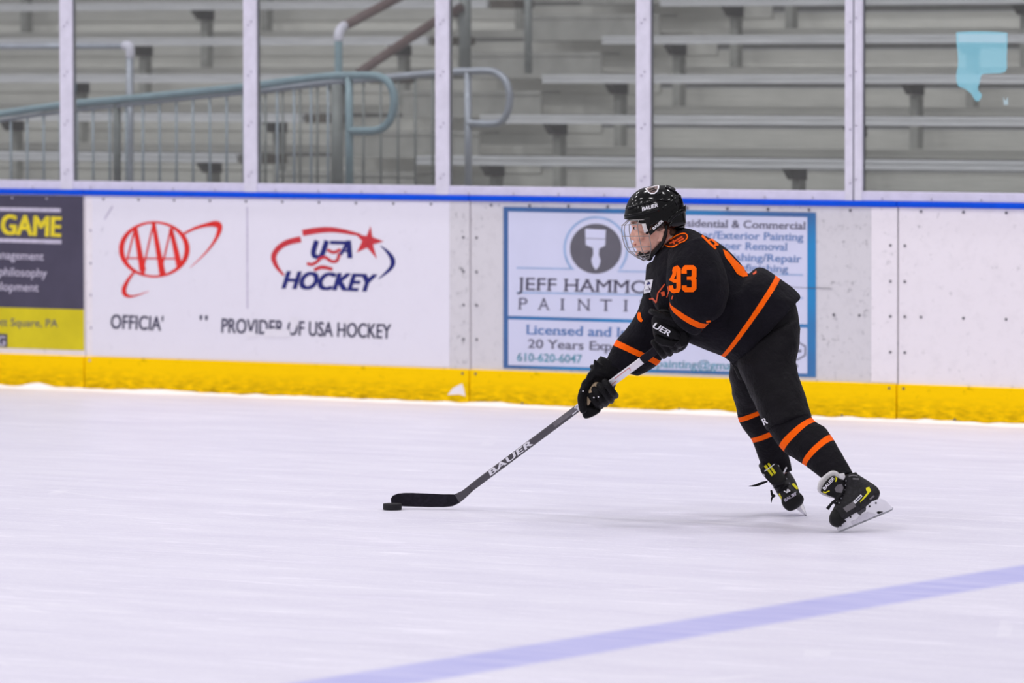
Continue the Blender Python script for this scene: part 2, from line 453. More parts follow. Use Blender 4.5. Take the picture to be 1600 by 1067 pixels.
# player --------------------------------------------------------------------
def cloth(name, col, bands=(), orange=None, rough=.8, sheen=.03, weave=420):
    t = NT(name).set(rough, .10); v = t.coord()
    nz = t.noise(v, 14, 5); cc = t.ramp(nz, .3, .7, tuple(x*.75 for x in col[:3])+(1,), tuple(x*1.3 for x in col[:3])+(1,))
    for attr, cen, eps in bands:
        at = t.n('ShaderNodeAttribute', attribute_name=attr)
        cc = t.mix(t.math('COMPARE', at.outputs['Fac'], cen, eps), cc, orange)
    t.base(cc); t.b.inputs['Sheen Weight'].default_value = sheen; t.b.inputs['Sheen Roughness'].default_value = .5
    h = t.math('ADD', t.math('MULTIPLY', t.noise(v, 22, 4, .6), 1.0), t.math('MULTIPLY', t.noise(v, weave, 2), .12))
    t.bump(h, .8, .016); return t.m
BLK = srgb(17, 15, 22); ORG_C = srgb(255, 98, 0)
M['jersey'] = cloth('black jersey knit', BLK, [('tn', 4.0, .21), ('tf', 3.0, .13), ('tt', 7.0, .11)], ORG_C)
M['pants'] = cloth('black nylon pants', srgb(18, 16, 20), sheen=.03, rough=.6)
M['sockn'] = cloth('black knit sock near', srgb(18, 16, 21), [('t', 1.0, .18), ('t', 3.0, .18)], ORG_C)
M['sockf'] = cloth('black knit sock far', srgb(18, 16, 21), [('t', 1.0, .18), ('t', 3.0, .18)], ORG_C)
M['glove'] = cloth('black glove leather', srgb(18, 17, 19), rough=.5, sheen=.02)
M['tan'] = mat('tan palm leather', srgb(168, 148, 122), .8, .2, 0, .2, 40)
M['orange'] = mat('orange tackle twill', srgb(255, 102, 0), .7, .1, 0, .04, 30)
M['orangedark'] = mat('dark orange print', srgb(206, 74, 24), .6, .3, 0, .15, 60)
M['badgefill'] = mat('dark badge cloth', srgb(62, 26, 18), .8, .1)
M['whiteprint'] = mat('white print', srgb(228, 226, 232), .5, .3, 0, .03)
M['shell'] = mat('glossy black helmet shell', srgb(8, 7, 9), .12, .33, 0, .1)
M['matteblack'] = mat('matte black plastic', srgb(14, 13, 15), .5, .25, 0, .1)
M['void'] = mat('black vent', srgb(6, 6, 7), .7, .2)
M['skin'] = NT('skin').set(.5, .35); t = M['skin']; nz = t.noise(t.coord(), 40, 4)
t.base(t.ramp(nz, .35, .7, srgb(222, 166, 146), srgb(238, 190, 170))); t.b.inputs['Subsurface Weight'].default_value = .08
t.b.inputs['Subsurface Radius'].default_value = (.01, .004, .002); M['skin'] = t.m
M['lip'] = mat('lip', srgb(186, 110, 100), .5); M['hair'] = mat('brown hair', srgb(92, 66, 50), .7, .3, 0, .3, 90)
M['eyewhite'] = mat('eye white', srgb(220, 214, 210), .2); M['iris'] = mat('dark iris', srgb(50, 36, 30), .2)
M['wire'] = mat('steel cage wire', srgb(150, 146, 144), .35, .5, .5, .08)
M['bootblack'] = mat('black skate boot', srgb(27, 25, 29), .5, .3, 0, .5, 90, .5, 260)
M['felt'] = mat('white felt tongue', srgb(206, 203, 204), .9, .2, 0, .06, 60)
M['holder'] = mat('white skate holder', srgb(232, 230, 236), .35, .45, 0, .03)
M['recess'] = mat('holder plastic with recess shade', srgb(206, 203, 212), .5, .3, 0, .06, 80)
M['steel'] = mat('skate steel', srgb(170, 170, 178), .3, .5, .7, .3, 60)
M['yel'] = mat('yellow skate trim', srgb(224, 214, 20), .5, .4)
M['grey'] = mat('grey skate panel', srgb(108, 104, 108), .6, .3, 0, .15, 50)
M['lace'] = mat('black lace', srgb(22, 21, 24), .8, .2)
M['shaftgrey'] = mat('dark grey shaft', srgb(72, 68, 74), .4, .4, 0, .1)
M['shaftwhite'] = mat('white shaft', srgb(222, 218, 224), .35, .4, 0, .03)
M['tape'] = mat('black friction tape', srgb(27, 25, 31), .9, .15, 0, .25, 60, .4, 300)
M['blade'] = mat('black taped blade', srgb(30, 27, 36), .85, .2, 0, .3, 70, .4, 250)
M['puck'] = mat('black rubber', srgb(30, 28, 33), .7, .3, 0, .15, 80)

# ================================================================== SETTING
def bz(x, y): p = onY(x, y, D); return p.x, p.z
fl = mobj('floor', ([(-48, -3, 0), (14, -3, 0), (14, D+.05, 0), (-48, D+.05, 0)], [(0, 1, 2, 3)]), M['ice'])
tag(fl, 'white skated ice with one pale blue line across it', kind='structure')
fc = mobj('floor', ([(-48, D+.05, -.02), (14, D+.05, -.02), (14, D+13, -.02), (-48, D+13, -.02)], [(0, 1, 2, 3)]), M['concrete'])
tag(fc, kind='structure')
wb = mobj('wall_back', box(-48, 14, D+11.5, D+11.7, 0, 9), M['wall']); tag(wb, kind='structure')
# the strip of shaved snow along the foot of the boards
V, F = [], []
x = -23.0; N = 0
while x < -11:
    h = .012+.016*max(0, noise.noise(Vector((x*2.3, 0, 0))+Vector((5, 0, 0))))+.008*noise.noise(Vector((x*9, 3, 0)))
    dd = .05+.05*max(0, noise.noise(Vector((x*1.7, 8, 0))))
    if abs(x-onY(62, 606, D).x) < .12: h += .022*(1-abs(x-onY(62, 606, D).x)/.12)
    h = max(.004, h)
    for yy, zz in ((-.0145, h), (-dd*.4, h*.8), (-dd, h*.35), (-dd*2.2, -.002)): V.append((x, D+yy-.002, zz))
    if N:
        for k in range(3): F.append((4*N-4+k, 4*N+k, 4*N+k+1, 4*N-3+k))
    N += 1; x += .03
o = mobj('snow_ridge', (V, F), M['snow'], smooth=True)
tag(o, 'thin white ridge of shaved snow along the foot of the boards', 'snow', kind='stuff')

# ------------------------------------------------------------------ dasher boards
seams = [onY(133, 450, D).x, onY(735, 450, D).x, onY(1403, 450, D).x]
sp = (seams[2]-seams[0])/2
seams = [seams[0]-sp] + seams + [seams[2]+sp]
boltmesh = {}
def bolt(parent, x, y, z, kind='bolt', r=.0068):
    key = (kind, r)
    if key not in boltmesh:
        vf = tube([(0, 0, 0), (0, -.003, 0), (0, -.006, 0)], [r, r, r*.7], 10)
        me = bpy.data.meshes.new('bolt'); me.from_pydata([tuple(v) for v in vf[0]], [], vf[1]); me.materials.append(M[kind]); boltmesh[key] = me
    o = bpy.data.objects.new('bolt', boltmesh[key]); COL.objects.link(o); o.parent = parent
    o.location = Vector((x, y, z)) - ORG[parent.name]; return o
blabels = ['white dasher board section behind the dark yellow and grey advert, leftmost',
           'white dasher board section carrying the sheet with the two round logos',
           'scuffed white dasher board section behind the blue framed painting advert',
           'plain white dasher board section at the right with rows of dark bolts']
for i in range(4):
    xa, xb = seams[i]+.003, seams[i+1]-.003
    e = empty('dasher_board', ((xa+xb)/2, D, 0), blabels[i], 'rink board', 'dasher boards along the far side')
    mm = 'scuffed' if i == 2 else 'white'
    xs = onY(1362, 450, D).x
    if i == 2:
        bevel(mobj('panel', box(xa, xb, D, D+.08, .175, 1.075), M['scuffed'], e), .003)
        o = mobj('cover_strip', box(xs, xb, D-.003, D-.0002, .192, 1.07), M['white'], e, label='cleaner white cover strip beside the seam')
    else:
        bevel(mobj('panel', box(xa, xb, D, D+.08, .175, 1.075), M['white'], e), .003)
    if i == 1:
        xg = onY(703, 450, D).x
        mobj('scuffed_strip', box(xg, xb, D-.003, D-.0002, .187, 1.07), M['scuffed'], e, label='greyer scuffed strip beside the seam')
    bevel(mobj('kick_plate', box(xa, xb, D-.014, D+.06, .0005, .186), M['yellow'], e, label='yellow kick plate'), .004)
    bevel(mobj('cap_rail', box(xa-.002, xb+.002, D-.018, D+.1, 1.072, 1.101), M['blue'], e, label='blue cap rail'), .008, 3)
    kd = 'bolt' if i >= 2 else 'boltpale'
    k = 0
    xx = xa+.13
    while xx < xb-.1:
        bolt(e, xx, D-.003, 1.052, 'bolt' if i >= 1 else 'boltpale')
        if i == 3: bolt(e, xx, D-.0005, .525, kd)
        if i >= 2 and k % 2 == 0: bolt(e, xx+.2, D-.014, .02, kd, .006)
        xx += .24; k += 1
    for zz in (.165, .345, .525, .70, .88):
        for xq, s in ((xa, 1), (xb, -1)):
            if i == 0 and s == -1: continue
            bolt(e, xq+s*.038, D-(.014 if zz < .18 else .003), zz, kd if not (i == 1 and s == -1) else 'bolt')
    if i == 2:
        for xq in (1303, 1343): bolt(e, onY(xq, 492, D).x, D-.0005, .525)

kp = [o for o in bpy.data.objects if o.name.startswith('kick_plate')][1]
mobj('scuff_mark', ([onY(x, y, D-.0146) for x, y in [(699, 617), (708, 606), (722, 599), (725, 608), (727, 619), (718, 616)]], [tuple(range(6))]), M['white'], kp, label='white scuff on the yellow')
# ------------------------------------------------------------------ glass, posts, sill
ps = 1.2422; px0 = -19.1177
postx = [px0+ps*k for k in range(-2, 7)]
pl = {-1: 'pale aluminium glass post beyond the left edge of the photo', 5: 'pale aluminium glass post beyond the right edge of the photo',
      0: 'pale aluminium glass post above the dark advert, leftmost in the photo',
      1: 'pale aluminium glass post between the two round logos, second from the left',
      2: 'pale aluminium glass post to the right of the curled ramp handrails',
      3: 'pale aluminium glass post right above the skater\'s helmet',
      4: 'two piece aluminium glass post with a centre seam, rightmost'}
GT = 3.0
for k, xx in enumerate(postx):
    i = k-2
    if i in pl:
        e = empty('glass_post', (xx, D, 1.10), pl[i], 'post', 'posts holding the shield glass')
        hw = .043
        if i == 4:
            hw = .05
            bevel(mobj('post_plate', box(xx-hw, xx-.004, D-.012, D+.012, 1.101, GT), M['post'], e), .004)
            bevel(mobj('post_plate', box(xx+.004, xx+hw, D-.012, D+.012, 1.101, GT), M['post'], e), .004)
            mobj('centre_seam', box(xx-.0045, xx+.0045, D-.004, D+.012, 1.101, GT), M['gasket'], e)
        else:
            bevel(mobj('post_plate', box(xx-hw, xx+hw, D-.012, D+.012, 1.101, GT), M['post'], e), .004)
        mobj('gasket', box(xx+hw+.0005, xx+hw+.006, D+.002, D+.012, 1.152, GT), M['gasket'], e)
        for q in range(7):
            zz = 1.19+.27*q
            for dxx in ((-.017, .017) if i == 4 else (-.008, .012)):
                bolt(e, xx+dxx, D-.012, zz+(.02 if dxx > 0 else 0), 'boltpale', .006)
gl_labels = ['shield glass pane at the far left, in front of the sloping railing',
             'shield glass pane above the first round red logo, with a pipe end behind it',
             'shield glass pane with the first curled grey green handrail behind it',
             'shield glass pane with the second curled handrail behind it',
             'shield glass pane just right of the helmet, plain benches behind',
             'shield glass pane at the far right with the painted cyan reflection']
for k in range(-1, 7):
    xa, xb = postx[k+1]+.045, postx[k+2]-.045
    o = mobj('rink_shield', box(xa, xb, D+.014, D+.026, 1.151, GT-.01), M['glass'])
    tag(o, gl_labels[k] if 0 <= k < 6 else 'shield glass pane beyond the %s edge of the photo' % ('left' if k < 0 else 'right'), 'glass', 'panes of shield glass above the boards')
    s = mobj('sill_channel', box(xa-.004, xb+.004, D-.006, D+.05, 1.1012, 1.15), M['alu']); bevel(s, .004)
    tag(s, 'pale aluminium sill beyond the %s edge of the photo' % ('left' if k < 0 else 'right') if not 0 <= k < 6 else ['pale aluminium sill under the glass pane at the far left',
            'pale aluminium sill under the pane above the first round logo',
            'pale aluminium sill under the pane with the first curled handrail',
            'pale aluminium sill under the pane with the second curled handrail',
            'pale aluminium sill under the pane right of the helmet',
            'pale aluminium sill under the pane with the painted cyan reflection'][k], 'sill', 'sills under the shield glass')
    for q in range(4): bolt(s, xa+.12+q*.28, D-.006, 1.114, 'boltpale', .006)

# a cyan reflection in the last pane, painted on as a see-through patch
def on_glass(vf, off=.003): return [onY(x, y, D+.014-off) for x, y in vf[0]], vf[1]
e = empty('painted_reflection', onY(1530, 100, D+.01), 'pale cyan reflection with a ragged tail, painted as a see-through patch on the rightmost glass', 'patch')
mobj('reflection', on_glass(poly2(smoothpoly([(1494, 55), (1500, 50), (1535, 49), (1570, 51), (1574, 56), (1573, 90), (1571, 112), (1545, 115), (1534, 117), (1531, 128), (1528, 140), (1534, 148), (1530, 157), (1524, 157), (1517, 146), (1506, 138), (1497, 134), (1494, 120), (1497, 95)], 3))), M['cyan'], e)  # shape and colour of the reflection, laid on the pane as thin mesh
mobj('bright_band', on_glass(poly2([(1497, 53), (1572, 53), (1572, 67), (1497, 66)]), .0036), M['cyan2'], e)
o = mobj('speck', on_glass(poly2([(1567, 150), (1571, 158), (1575, 151), (1575, 164), (1569, 164)])), M['cyan2']); tag(o, 'tiny pale blue speck on the glass below the painted cyan reflection', 'speck')  # a small pale blue speck on the pane

# ------------------------------------------------------------------ advertising on the boards
def rect(x0, y0, x1, y1, off0, off1, xr=True):
    """a thin sheet on the boards through two px corners"""
    a, b = onY(x0, y0, D), onY(x1, y1, D)
    return box(a.x, b.x, D-off1, D-off0, b.z, a.z)
def quad_sheet(p, off0, off1):
    c = [onY(x, y, D) for x, y in p]
    return prism([Vector((q.x, D-off0, q.z)) for q in c], (0, -(off1-off0), 0))
# dark advert at the left
e = empty('advertising_board', onY(60, 430, D), 'dark grey and yellow advert at the left edge, headed by big yellow letters', 'advertisement')
za, zb, zc = .212, .36, 1.066
xr_ = onY(131, 430, D).x
zy = onY(60, 481.5, D).z; zbt = onY(60, 545, D).z
mobj('sheet', box(seams[0]+.05, xr_, D-.004, D-.0005, zy, zc), M['slate'], e)
mobj('lower_band', box(seams[0]+.05, xr_, D-.004, D-.0005, zbt, zy-.0005), M['lime'], e)
lo = .0052
def put(name, vf, m, e, off=lo, **k): return mobj(name, on_board(vf, off), M[m], e, **k)
put('rule', stroke([(-60, 325.5), (95, 328.5)], 6), 'paleink', e); put('rule', stroke([(-60, 373.5), (96, 378)], 6), 'paleink', e)
put('lettering', text2('GAME', 2, 365.5, 94, 369.5, 30, .04), 'yelink', e, label='large yellow heading')
put('lettering', text2('management', -19, 403.5, 68, 407, 13, .012), 'paleink', e)
put('lettering', text2('the philosophy', -30, 429.5, 73, 433, 13, .012), 'paleink', e)
put('lettering', text2('development', -33, 452.5, 60, 455.5, 13, .012), 'paleink', e)
put('lettering', text2('Kennett Square, PA', -42, 508, 90, 511, 12, .01), 'signdark', e)
put('corner_block', poly2([(-20, 520), (11.5, 522), (11.5, 542.5), (-20, 541)]), 'slate', e)
put('lettering', text2('IG', -8, 540, 8, 540.5, 15, .02), 'paleink', e, .0062)

# white sheet with the two logos
e = empty('advertising_sheet', onY(420, 430, D), 'white advertising sheet with a red oval logo and a red and blue star logo', 'advertisement')
mobj('sheet', quad_sheet([(145, 309), (703, 315.5), (703, 574), (145, 556)], .0005, .004), M['sheet'], e)
def ering(cx, cyy, ro, ri, n=56, dx=0.0):
    V, F = [], []
    for k in range(n):
        a = 2*math.pi*k/n
        V.append((cx+ro[0]*math.cos(a), cyy+ro[1]*math.sin(a))); V.append((cx+dx+ri[0]*math.cos(a), cyy+ri[1]*math.sin(a)))
    for k in range(n): q = (k+1) % n; F.append((2*k, 2*k+1, 2*q+1, 2*q))
    return V, F
def tr2(pts, s, ox, oy): return [(ox+x/s, oy+y/s) for x, y in pts]
s4 = 4.85
o = mobj('oval_logo', ([], []), M['red'], e, label='red oval logo of three tall letters with a swoosh'); bpy.data.objects.remove(o)
parts = [ering(241, 389.6, (55.4, 44), (47.2, 40.6))]
g = lambda *p: tr2(p, s4, 160, 320)
parts += [stroke(g((248, 168), (306, 500)), [6.5, 10]), stroke(g((386, 135), (456, 530)), [6, 10]), stroke(g((518, 178), (584, 466)), [6, 9.6]),
          stroke(g((248, 170), (186, 420)), 2.8), stroke(g((386, 140), (318, 440), (300, 520)), 2.8), stroke(g((518, 180), (458, 440)), 2.8),
          stroke(g((190, 404), (575, 408)), 2.4),
          stroke(g((306, 500), (308, 525)), [7, 4.5]),
          stroke(g((602, 228), (690, 182), (790, 152), (865, 146), (888, 180), (855, 265), (780, 365), (665, 476)), [3, 4.2, 6, 10, 8, 4.6, 2.4, .6], 5),
          stroke(g((243, 505), (195, 568), (163, 640), (178, 684), (235, 692), (352, 655)), [3.6, 5, 7.2, 6, 2.8, .5], 5)]
put('oval_logo', join2(*parts), 'red', e, label='red oval logo of three tall letters with a swoosh')
put('divider', stroke([(386, 323), (386.5, 482)], 2.4), 'paleink', e)
g = lambda *p: tr2(p, s4, 400, 330)
reds = [stroke(g((212, 486), (160, 425), (133, 350), (165, 285), (235, 238), (340, 212)), [3, 6, 8.2, 8.4, 9, 9.6], 5),
        stroke(g((352, 165), (450, 148), (550, 140), (650, 150), (790, 180)), [10, 9.6, 8.6, 7, 4], 4),
        poly2(g((868, 112), (882, 196), (968, 228), (886, 252), (916, 362), (842, 276), (762, 314), (804, 226), (752, 172), (838, 188)))]
put('star_arc', join2(*reds), 'logored', e, label='red arc ending in a star')
put('flag_waves', join2(stroke(g((540, 292), (590, 312), (640, 288)), 4.8, 4), stroke(g((470, 366), (520, 348), (570, 378), (612, 376), (632, 318)), 5, 4),
    stroke(g((385, 396), (430, 402), (482, 366)), 5, 4), stroke(g((440, 446), (500, 424), (580, 440)), [5, 6, 5], 4)), 'logored', e, label='red waves of the flag letter')
put('blue_arc', stroke(g((945, 262), (1000, 312), (1036, 372), (1020, 432), (930, 512)), [1.2, 5, 7.6, 6, 1.4], 5), 'navy', e, label='blue arc')
put('lettering', join2(stroke(g((460, 222), (436, 300), (440, 336), (470, 346), (500, 330), (536, 222)), [8, 8, 7.4, 6.4, 8, 8], 3),
    stroke(g((560, 236), (690, 240)), 5.4), stroke(g((640, 330), (700, 224)), 5), stroke(g((700, 222), (712, 356)), 8), stroke(g((655, 300), (708, 302)), 3.5)), 'navy', e, label='three navy capitals above the word')
put('lettering', text2('HOCKEY', 441.5, 450, 580, 455, 26, .05, 0, .27), 'navy', e, label='slanted navy word under the star logo')
put('lettering', text2('OFFICIA\'', 173, 513, 254, 516.5, 21.5, .024), 'ink', e)
put('lettering', text2('"', 311, 514.5, 324, 515, 21, .0), 'ink', e)
put('lettering', text2('PROVIDER OF USA HOCKEY', 346, 519.5, 610, 529, 22, .024), 'ink', e)
for wp in ([(414, 514), (452, 515), (455, 527), (412, 526)], [(452, 496), (466, 496), (463, 512), (455, 514)],
           [(536, 500), (545, 499), (548, 506), (540, 507)], [(384, 519), (396, 517), (404, 526), (386, 527)]): put('worn_patch', poly2(wp), 'worn', e, .0062)
put('scuff_mark', stroke([(163, 343), (176, 322)], 2.6), 'paleink', e)

# framed painting advert
e = empty('advertising_board', onY(1030, 450, D), 'blue framed pale advert behind the skater with a paint brush in a dark disc', 'advertisement')
def fy(x, y0, y1): return y0+(y1-y0)*(x-787)/(1275-787)     # interpolate a slanting row
def row(x0, x1, y0, y1): return [(x0, fy(x0, y0, y1)), (x1, fy(x1, y0, y1))]
mobj('frame_sheet', quad_sheet(row(787, 1275, 323, 332)+row(787, 1275, 575, 589.5)[::-1], .0005, .004), M['border'], e)
mobj('face', quad_sheet(row(795, 1262, 330.5, 339.5)+row(795, 1262, 493, 507)[::-1], .0042, .0050), M['signwhite'], e, label='upper pale panel')
mobj('face', quad_sheet(row(795, 1262, 498.5, 512.5)+row(795, 1262, 570, 584)[::-1], .0042, .0050), M['signwhite'], e, label='lower pale panel')
lo2 = .0058
def pt(name, vf, m, off=lo2, **k): return put(name, vf, m, e, off, **k)
def arc(cx, cyy, r, a0, a1, wd, n=40): return stroke([(cx+r*math.cos(math.radians(a0+(a1-a0)*k/n)), cyy+r*math.sin(math.radians(a0+(a1-a0)*k/n))) for k in range(n+1)], wd)
pt('disc', poly2([(931+40.5*math.cos(2*math.pi*k/48), 388.5+39*math.sin(2*math.pi*k/48)) for k in range(48)]), 'signdark')
pt('disc_ring', arc(931, 388.5, 49, 140, 400, 3.6), 'signline')
pt('brush', join2(poly2([(914.5, 357.5), (946.5, 359), (946, 373), (914.8, 372)]), poly2([(914.8, 373), (946, 374), (945.5, 384), (936.5, 388), (935.5, 398), (938.5, 407), (936, 416), (931, 422), (926, 415), (924, 406), (927, 397), (926.5, 387), (915.5, 383)])), 'signwhite', .0064, label='white paint brush')
pt('rule', join2(stroke(row(807, 897, 418, 428), 2.2), stroke(row(965, 1255, 420, 430), 2.2)), 'signline')
pt('lettering', text2('JEFF HAMMOND', 808, 453, 1066, 460, 19.5, .006, .05), 'slate', label='large dark serif name line')
pt('rule', stroke(row(807, 1255, 456.5, 466), 2.4), 'signline')
for ch, a, b in (('P', 809, 824), ('A', 840, 859), ('I', 875, 882), ('N', 902, 922), ('T', 937, 956), ('I', 974, 981), ('N', 999, 1019), ('G', 1036, 1056)):
    pt('lettering', text2(ch, a, 483.2+(a-809)*.02, b, 483.2+(b-809)*.02, 18, -.006, .05), 'greyink')
pt('lettering', text2('Licensed and Insured', 822, 522, 1040, 528.5, 14.5, .02, .045), 'steelink')
pt('lettering', text2('20 Years Experience', 825, 543.5, 1030, 550, 13.5, .012, .045), 'greyink')
pt('lettering', text2('610-620-6047', 808, 564, 909, 567, 12.5, .014, .04), 'tealink')
pt('lettering', text2('dpainting@gma', 1016, 573.5, 1142, 577.5, 12.5, .012, .04), 'tealink')
pt('lettering', text2('Residential & Commercial', 1052, 353.5, 1258.5, 358.5, 11.5, .012, .045), 'slate')
pt('lettering', text2('Interior/Exterior Painting', 1052, 371.5, 1255, 376, 11.5, .012, .045), 'steelink')
pt('lettering', text2('Wallpaper Removal', 1077, 388, 1230, 391.5, 11.5, .012, .045), 'steelink')
pt('lettering', text2('Finishing/Repair', 1121, 406.5, 1252, 410, 11.5, .012, .045), 'steelink')
pt('lettering', text2('Refinishing', 1143, 423, 1231, 425.5, 11, .012, .045), 'steelink')
hx = [(1246+14*math.cos(math.radians(60*k+30)), 548+14*math.sin(math.radians(60*k+30))) for k in range(7)]
pt('badge', join2(stroke(hx, 2), stroke([(1240, 548), (1252, 548.5)], 4), stroke([(1232, 534), (1246, 524)], 5), stroke([(1232, 563), (1246, 573)], 5)), 'greyink')
pt('scratch', stroke([(1222, 445), (1240, 449), (1262, 450), (1280, 450), (1300, 451)], .9), 'greyink')

# ------------------------------------------------------------------ bleachers
Y4, SPY = D+2.6, .68
def rowY(r): return Y4+SPY*(4-r)
zt = {4: 1.250, 3: 1.4825, 2: 1.7175, 1: 1.9525, 0: 2.188}
for r in (-1, -2, -3): zt[r] = zt[r+1]+.235
for r in (5, 6): zt[r] = zt[r-1]-.235
XB = onY(845+22, 192, rowY(3)+.12).x         # bracket line
XL_R = onY(750, 185, rowY(3)).x              # left end of the right hand seats
XF_E = onY(938, 200, rowY(3)+1.0).x           # where the filler planks stop
XL_L = onY(668, 62, rowY(1)).x               # right end of the left hand seats
names = {4: 'lowest', 3: 'second', 2: 'third', 1: 'fourth', 0: 'fifth', -1: 'sixth', -2: 'seventh', 5: 'bottom'}
BS = 2.03; TB_ = .36
def bracket(parent, x, y, z):
    t_ = .022
    g = [Vector((x-t_, y+.015, z-.052)), Vector((x-t_, y+.225, z-.052)), Vector((x-t_, y+.225, z-.118)), Vector((x-t_, y+.085, z-.115))]
    mobj('bracket', prism(g, (2*t_, 0, 0)), M['bracket'], parent, label='dark bracket')
    mobj('leg', box(x-.026, x+.026, y+.135, y+.205, z-.43, z-.118), M['brackpost'], parent)
for r in (5, 4, 3, 2, 1, 0, -1, -2):
    y, z = rowY(r), zt[r]
    for side, xa, xb in (('right', XL_R, -5.0), ('left', -34.0, XL_L)):
        e = empty('bleacher_bench', (max(xa, -30), y, z), '%s row of aluminium bench %s of the stair aisle, counted up from the boards' % (names[r], side), 'bench', 'aluminium bleacher benches behind the glass')
        o = mobj('seat', join(box(xa, xb, y, y+.24, z-.022, z), box(xa, xb, y, y+.006, z-.05, z-.0225), box(xa, xb, y+.234, y+.24, z-.05, z-.0225)), M['bench'], e)
        mobj('seat_lip', box(xa, xb, y-.004, y-.0002, z-.016, z-.004), M['bench'], e)
        x = XB-9*BS
        while x < -5:
            if xa+.05 < x < xb-.05: bracket(e, x, y, z)
            x += BS
    # the planks behind and below the seat
    e = empty('bleacher_step', (-17, y+.26, z), '%s aluminium footboard and riser of the bleachers, counted up from the boards' % names[r], 'step', 'aluminium bleacher steps behind the glass')
    zt2 = z-.196
    mobj('tread', box(-34, -5, y+TB_, y+TB_+SPY-.012, zt2-.035, zt2), M['riser'], e)
    mobj('nosing', box(-34, -5, y+TB_-.007, y+TB_-.0005, zt2-.045, zt2+.006), M['riser'], e)
    mobj('riser', box(-34, -5, y+TB_+SPY-.011, y+TB_+SPY-.008, zt2-.0, zt2+.112), M['riser'], e)
    mobj('riser_rib', box(-34, -5, y+TB_+SPY-.018, y+TB_+SPY-.0115, zt2+.108, zt2+.116), M['bench'], e)
    mobj('filler_plank', box(-34, XF_E, y+TB_+SPY-.03, y+TB_+SPY-.022, z-.116, z-.03), M['riser'], e)
    # stair aisle
    s = empty('aisle_step', ((XL_L+XL_R)/2, y, z), 'aisle step with a brown edge in the %s row of the bleachers' % names[r], 'step', 'steps of the stair aisle')
    mobj('step_riser', box(XL_L+.26, XL_R-.02, y+.02, y+.035, z-.26, z-.116), M['steprise'], s)
    mobj('step_tread', box(XL_L+.26, XL_R-.02, y+.0205, y+.242, z-.115, z-.098), M['steprise'], s)
    mobj('step_edge', box(XL_L+.02, XL_L+.2, y+.005, y+.235, z-.055, z-.002), M['brownstep'], s, label='brown edge block')
    mobj('step_nosing', box(XL_L+.26, XL_R-.02, y+.012, y+.0195, z-.122, z-.095), M['steprise'], s)

# ------------------------------------------------------------------ railings
def path_tube(pts, Y, r, name, m, e, sub=6, n=12):
    return mobj(name, tube([onY(x, y, Y) for x, y in pts], r, n, sub), M[m], e, smooth=True)
YR = D+.75
e = empty('ramp_railing', onY(540, 290, YR), 'front grey green ramp railing that slopes up right and ends in a closed loop', 'railing', 'looped pipe railings of the ramp')
path_tube([(-60, 187), (0, 178), (100, 164), (240, 150.5), (385, 135.5), (440, 128), (490, 121.5), (520, 118.8), (545, 118), (575, 118), (590, 119), (603, 125), (612, 137), (615.5, 155), (614, 172), (609, 188), (599, 199), (585, 204), (565, 204.5), (546, 204.5)], YR, .0225, 'top_rail', 'teal', e, 4)
path_tube([(-60, 200), (0, 189), (100, 174), (240, 160), (385, 145), (440, 139), (490, 132.5), (540, 127)], YR+.0, .010, 'lower_rail', 'pipe', e, 2)
path_tube([(545.5, 119), (546, 330)], YR, .022, 'post', 'teal', e, 1)
path_tube([(183, 158), (183.5, 340)], YR+.01, .022, 'post', 'darkpipe', e, 1)
for k in range(-1, 20):
    xx = 17+25.6*k+.05*k*k*.5
    if abs(xx-183) < 9 or xx > 528: continue
    yt = 188-xx*.113 if xx < 400 else 143-(xx-400)*.105
    path_tube([(xx, yt), (xx+.4, 345)], YR, .0075, 'picket', 'picket', e, 1, 8)
YQ = D+1.85
e = empty('ramp_railing', onY(731, 290, YQ), 'rear grey pipe railing ending in a second closed loop right of the post', 'railing', 'looped pipe railings of the ramp')
path_tube([(380, 146), (500, 131), (606, 121), (700, 112.5), (740, 111), (765, 111), (778, 115), (790, 126), (796, 145), (795.5, 165), (790, 182), (781, 191), (765, 193.5), (745, 193), (731, 192)], YQ, .021, 'top_rail', 'pipe', e, 4)
path_tube([(731, 112), (732, 335)], YQ, .021, 'post', 'pipe', e, 1)
path_tube([(527, 131), (527, 335)], YQ, .036, 'post', 'darkpipe', e, 1)
for xx in (415, 442, 469, 496, 568, 595, 622, 649, 676): path_tube([(xx, 147-(xx-380)*.1 if xx < 600 else 121-(xx-606)*.09), (xx, 335)], YQ, .0075, 'picket', 'darkpipe', e, 1, 8)
YS = D+2.25
e = empty('pipe_railing', onY(203, 290, YS), 'straight horizontal grey pipe rail with a corner elbow at the far left', 'railing')
path_tube([(-80, 72.5), (0, 72.5), (196, 72)], YS, .020, 'top_rail', 'pipe', e, 1)
path_tube([(203, 84), (203, 330)], YS, .023, 'post', 'pipe', e, 1)
mobj('elbow', ctube([onY(196, 71.5, YS), onY(202, 72, YS), onY(203.5, 78, YS), onY(203.5, 86, YS)], .028, 12, 4), M['post'], e, smooth=True, label='bright elbow fitting')
XA = onY(530, 118, D+2.5).x
def onA(x, y): return onX(x, y, XA)
e = empty('aisle_handrail', onA(530, 118), 'sloping brown two bar handrail of the stair aisle with a bright bent post top', 'railing')
mobj('post', tube([onA(529, 128), onA(529, 60), onA(530.5, 50), onA(536, 42)], .024, 12, 3), M['teal'], e, smooth=True)
mobj('elbow', ctube([onA(529, 60), onA(530.5, 49), onA(537, 41)], .029, 12, 4), M['post'], e, smooth=True, label='bright elbow')
mobj('top_rail', tube([onA(536, 42), onA(615, 0), onA(690, -40)], .028, 12, 1), M['brown'], e, smooth=True, label='brown bar')
mobj('lower_rail', tube([onA(562, 113), onA(640, 60), onA(680, 34), onA(720, 12)], .028, 12, 1), M['brown'], e, smooth=True, label='brown bar')
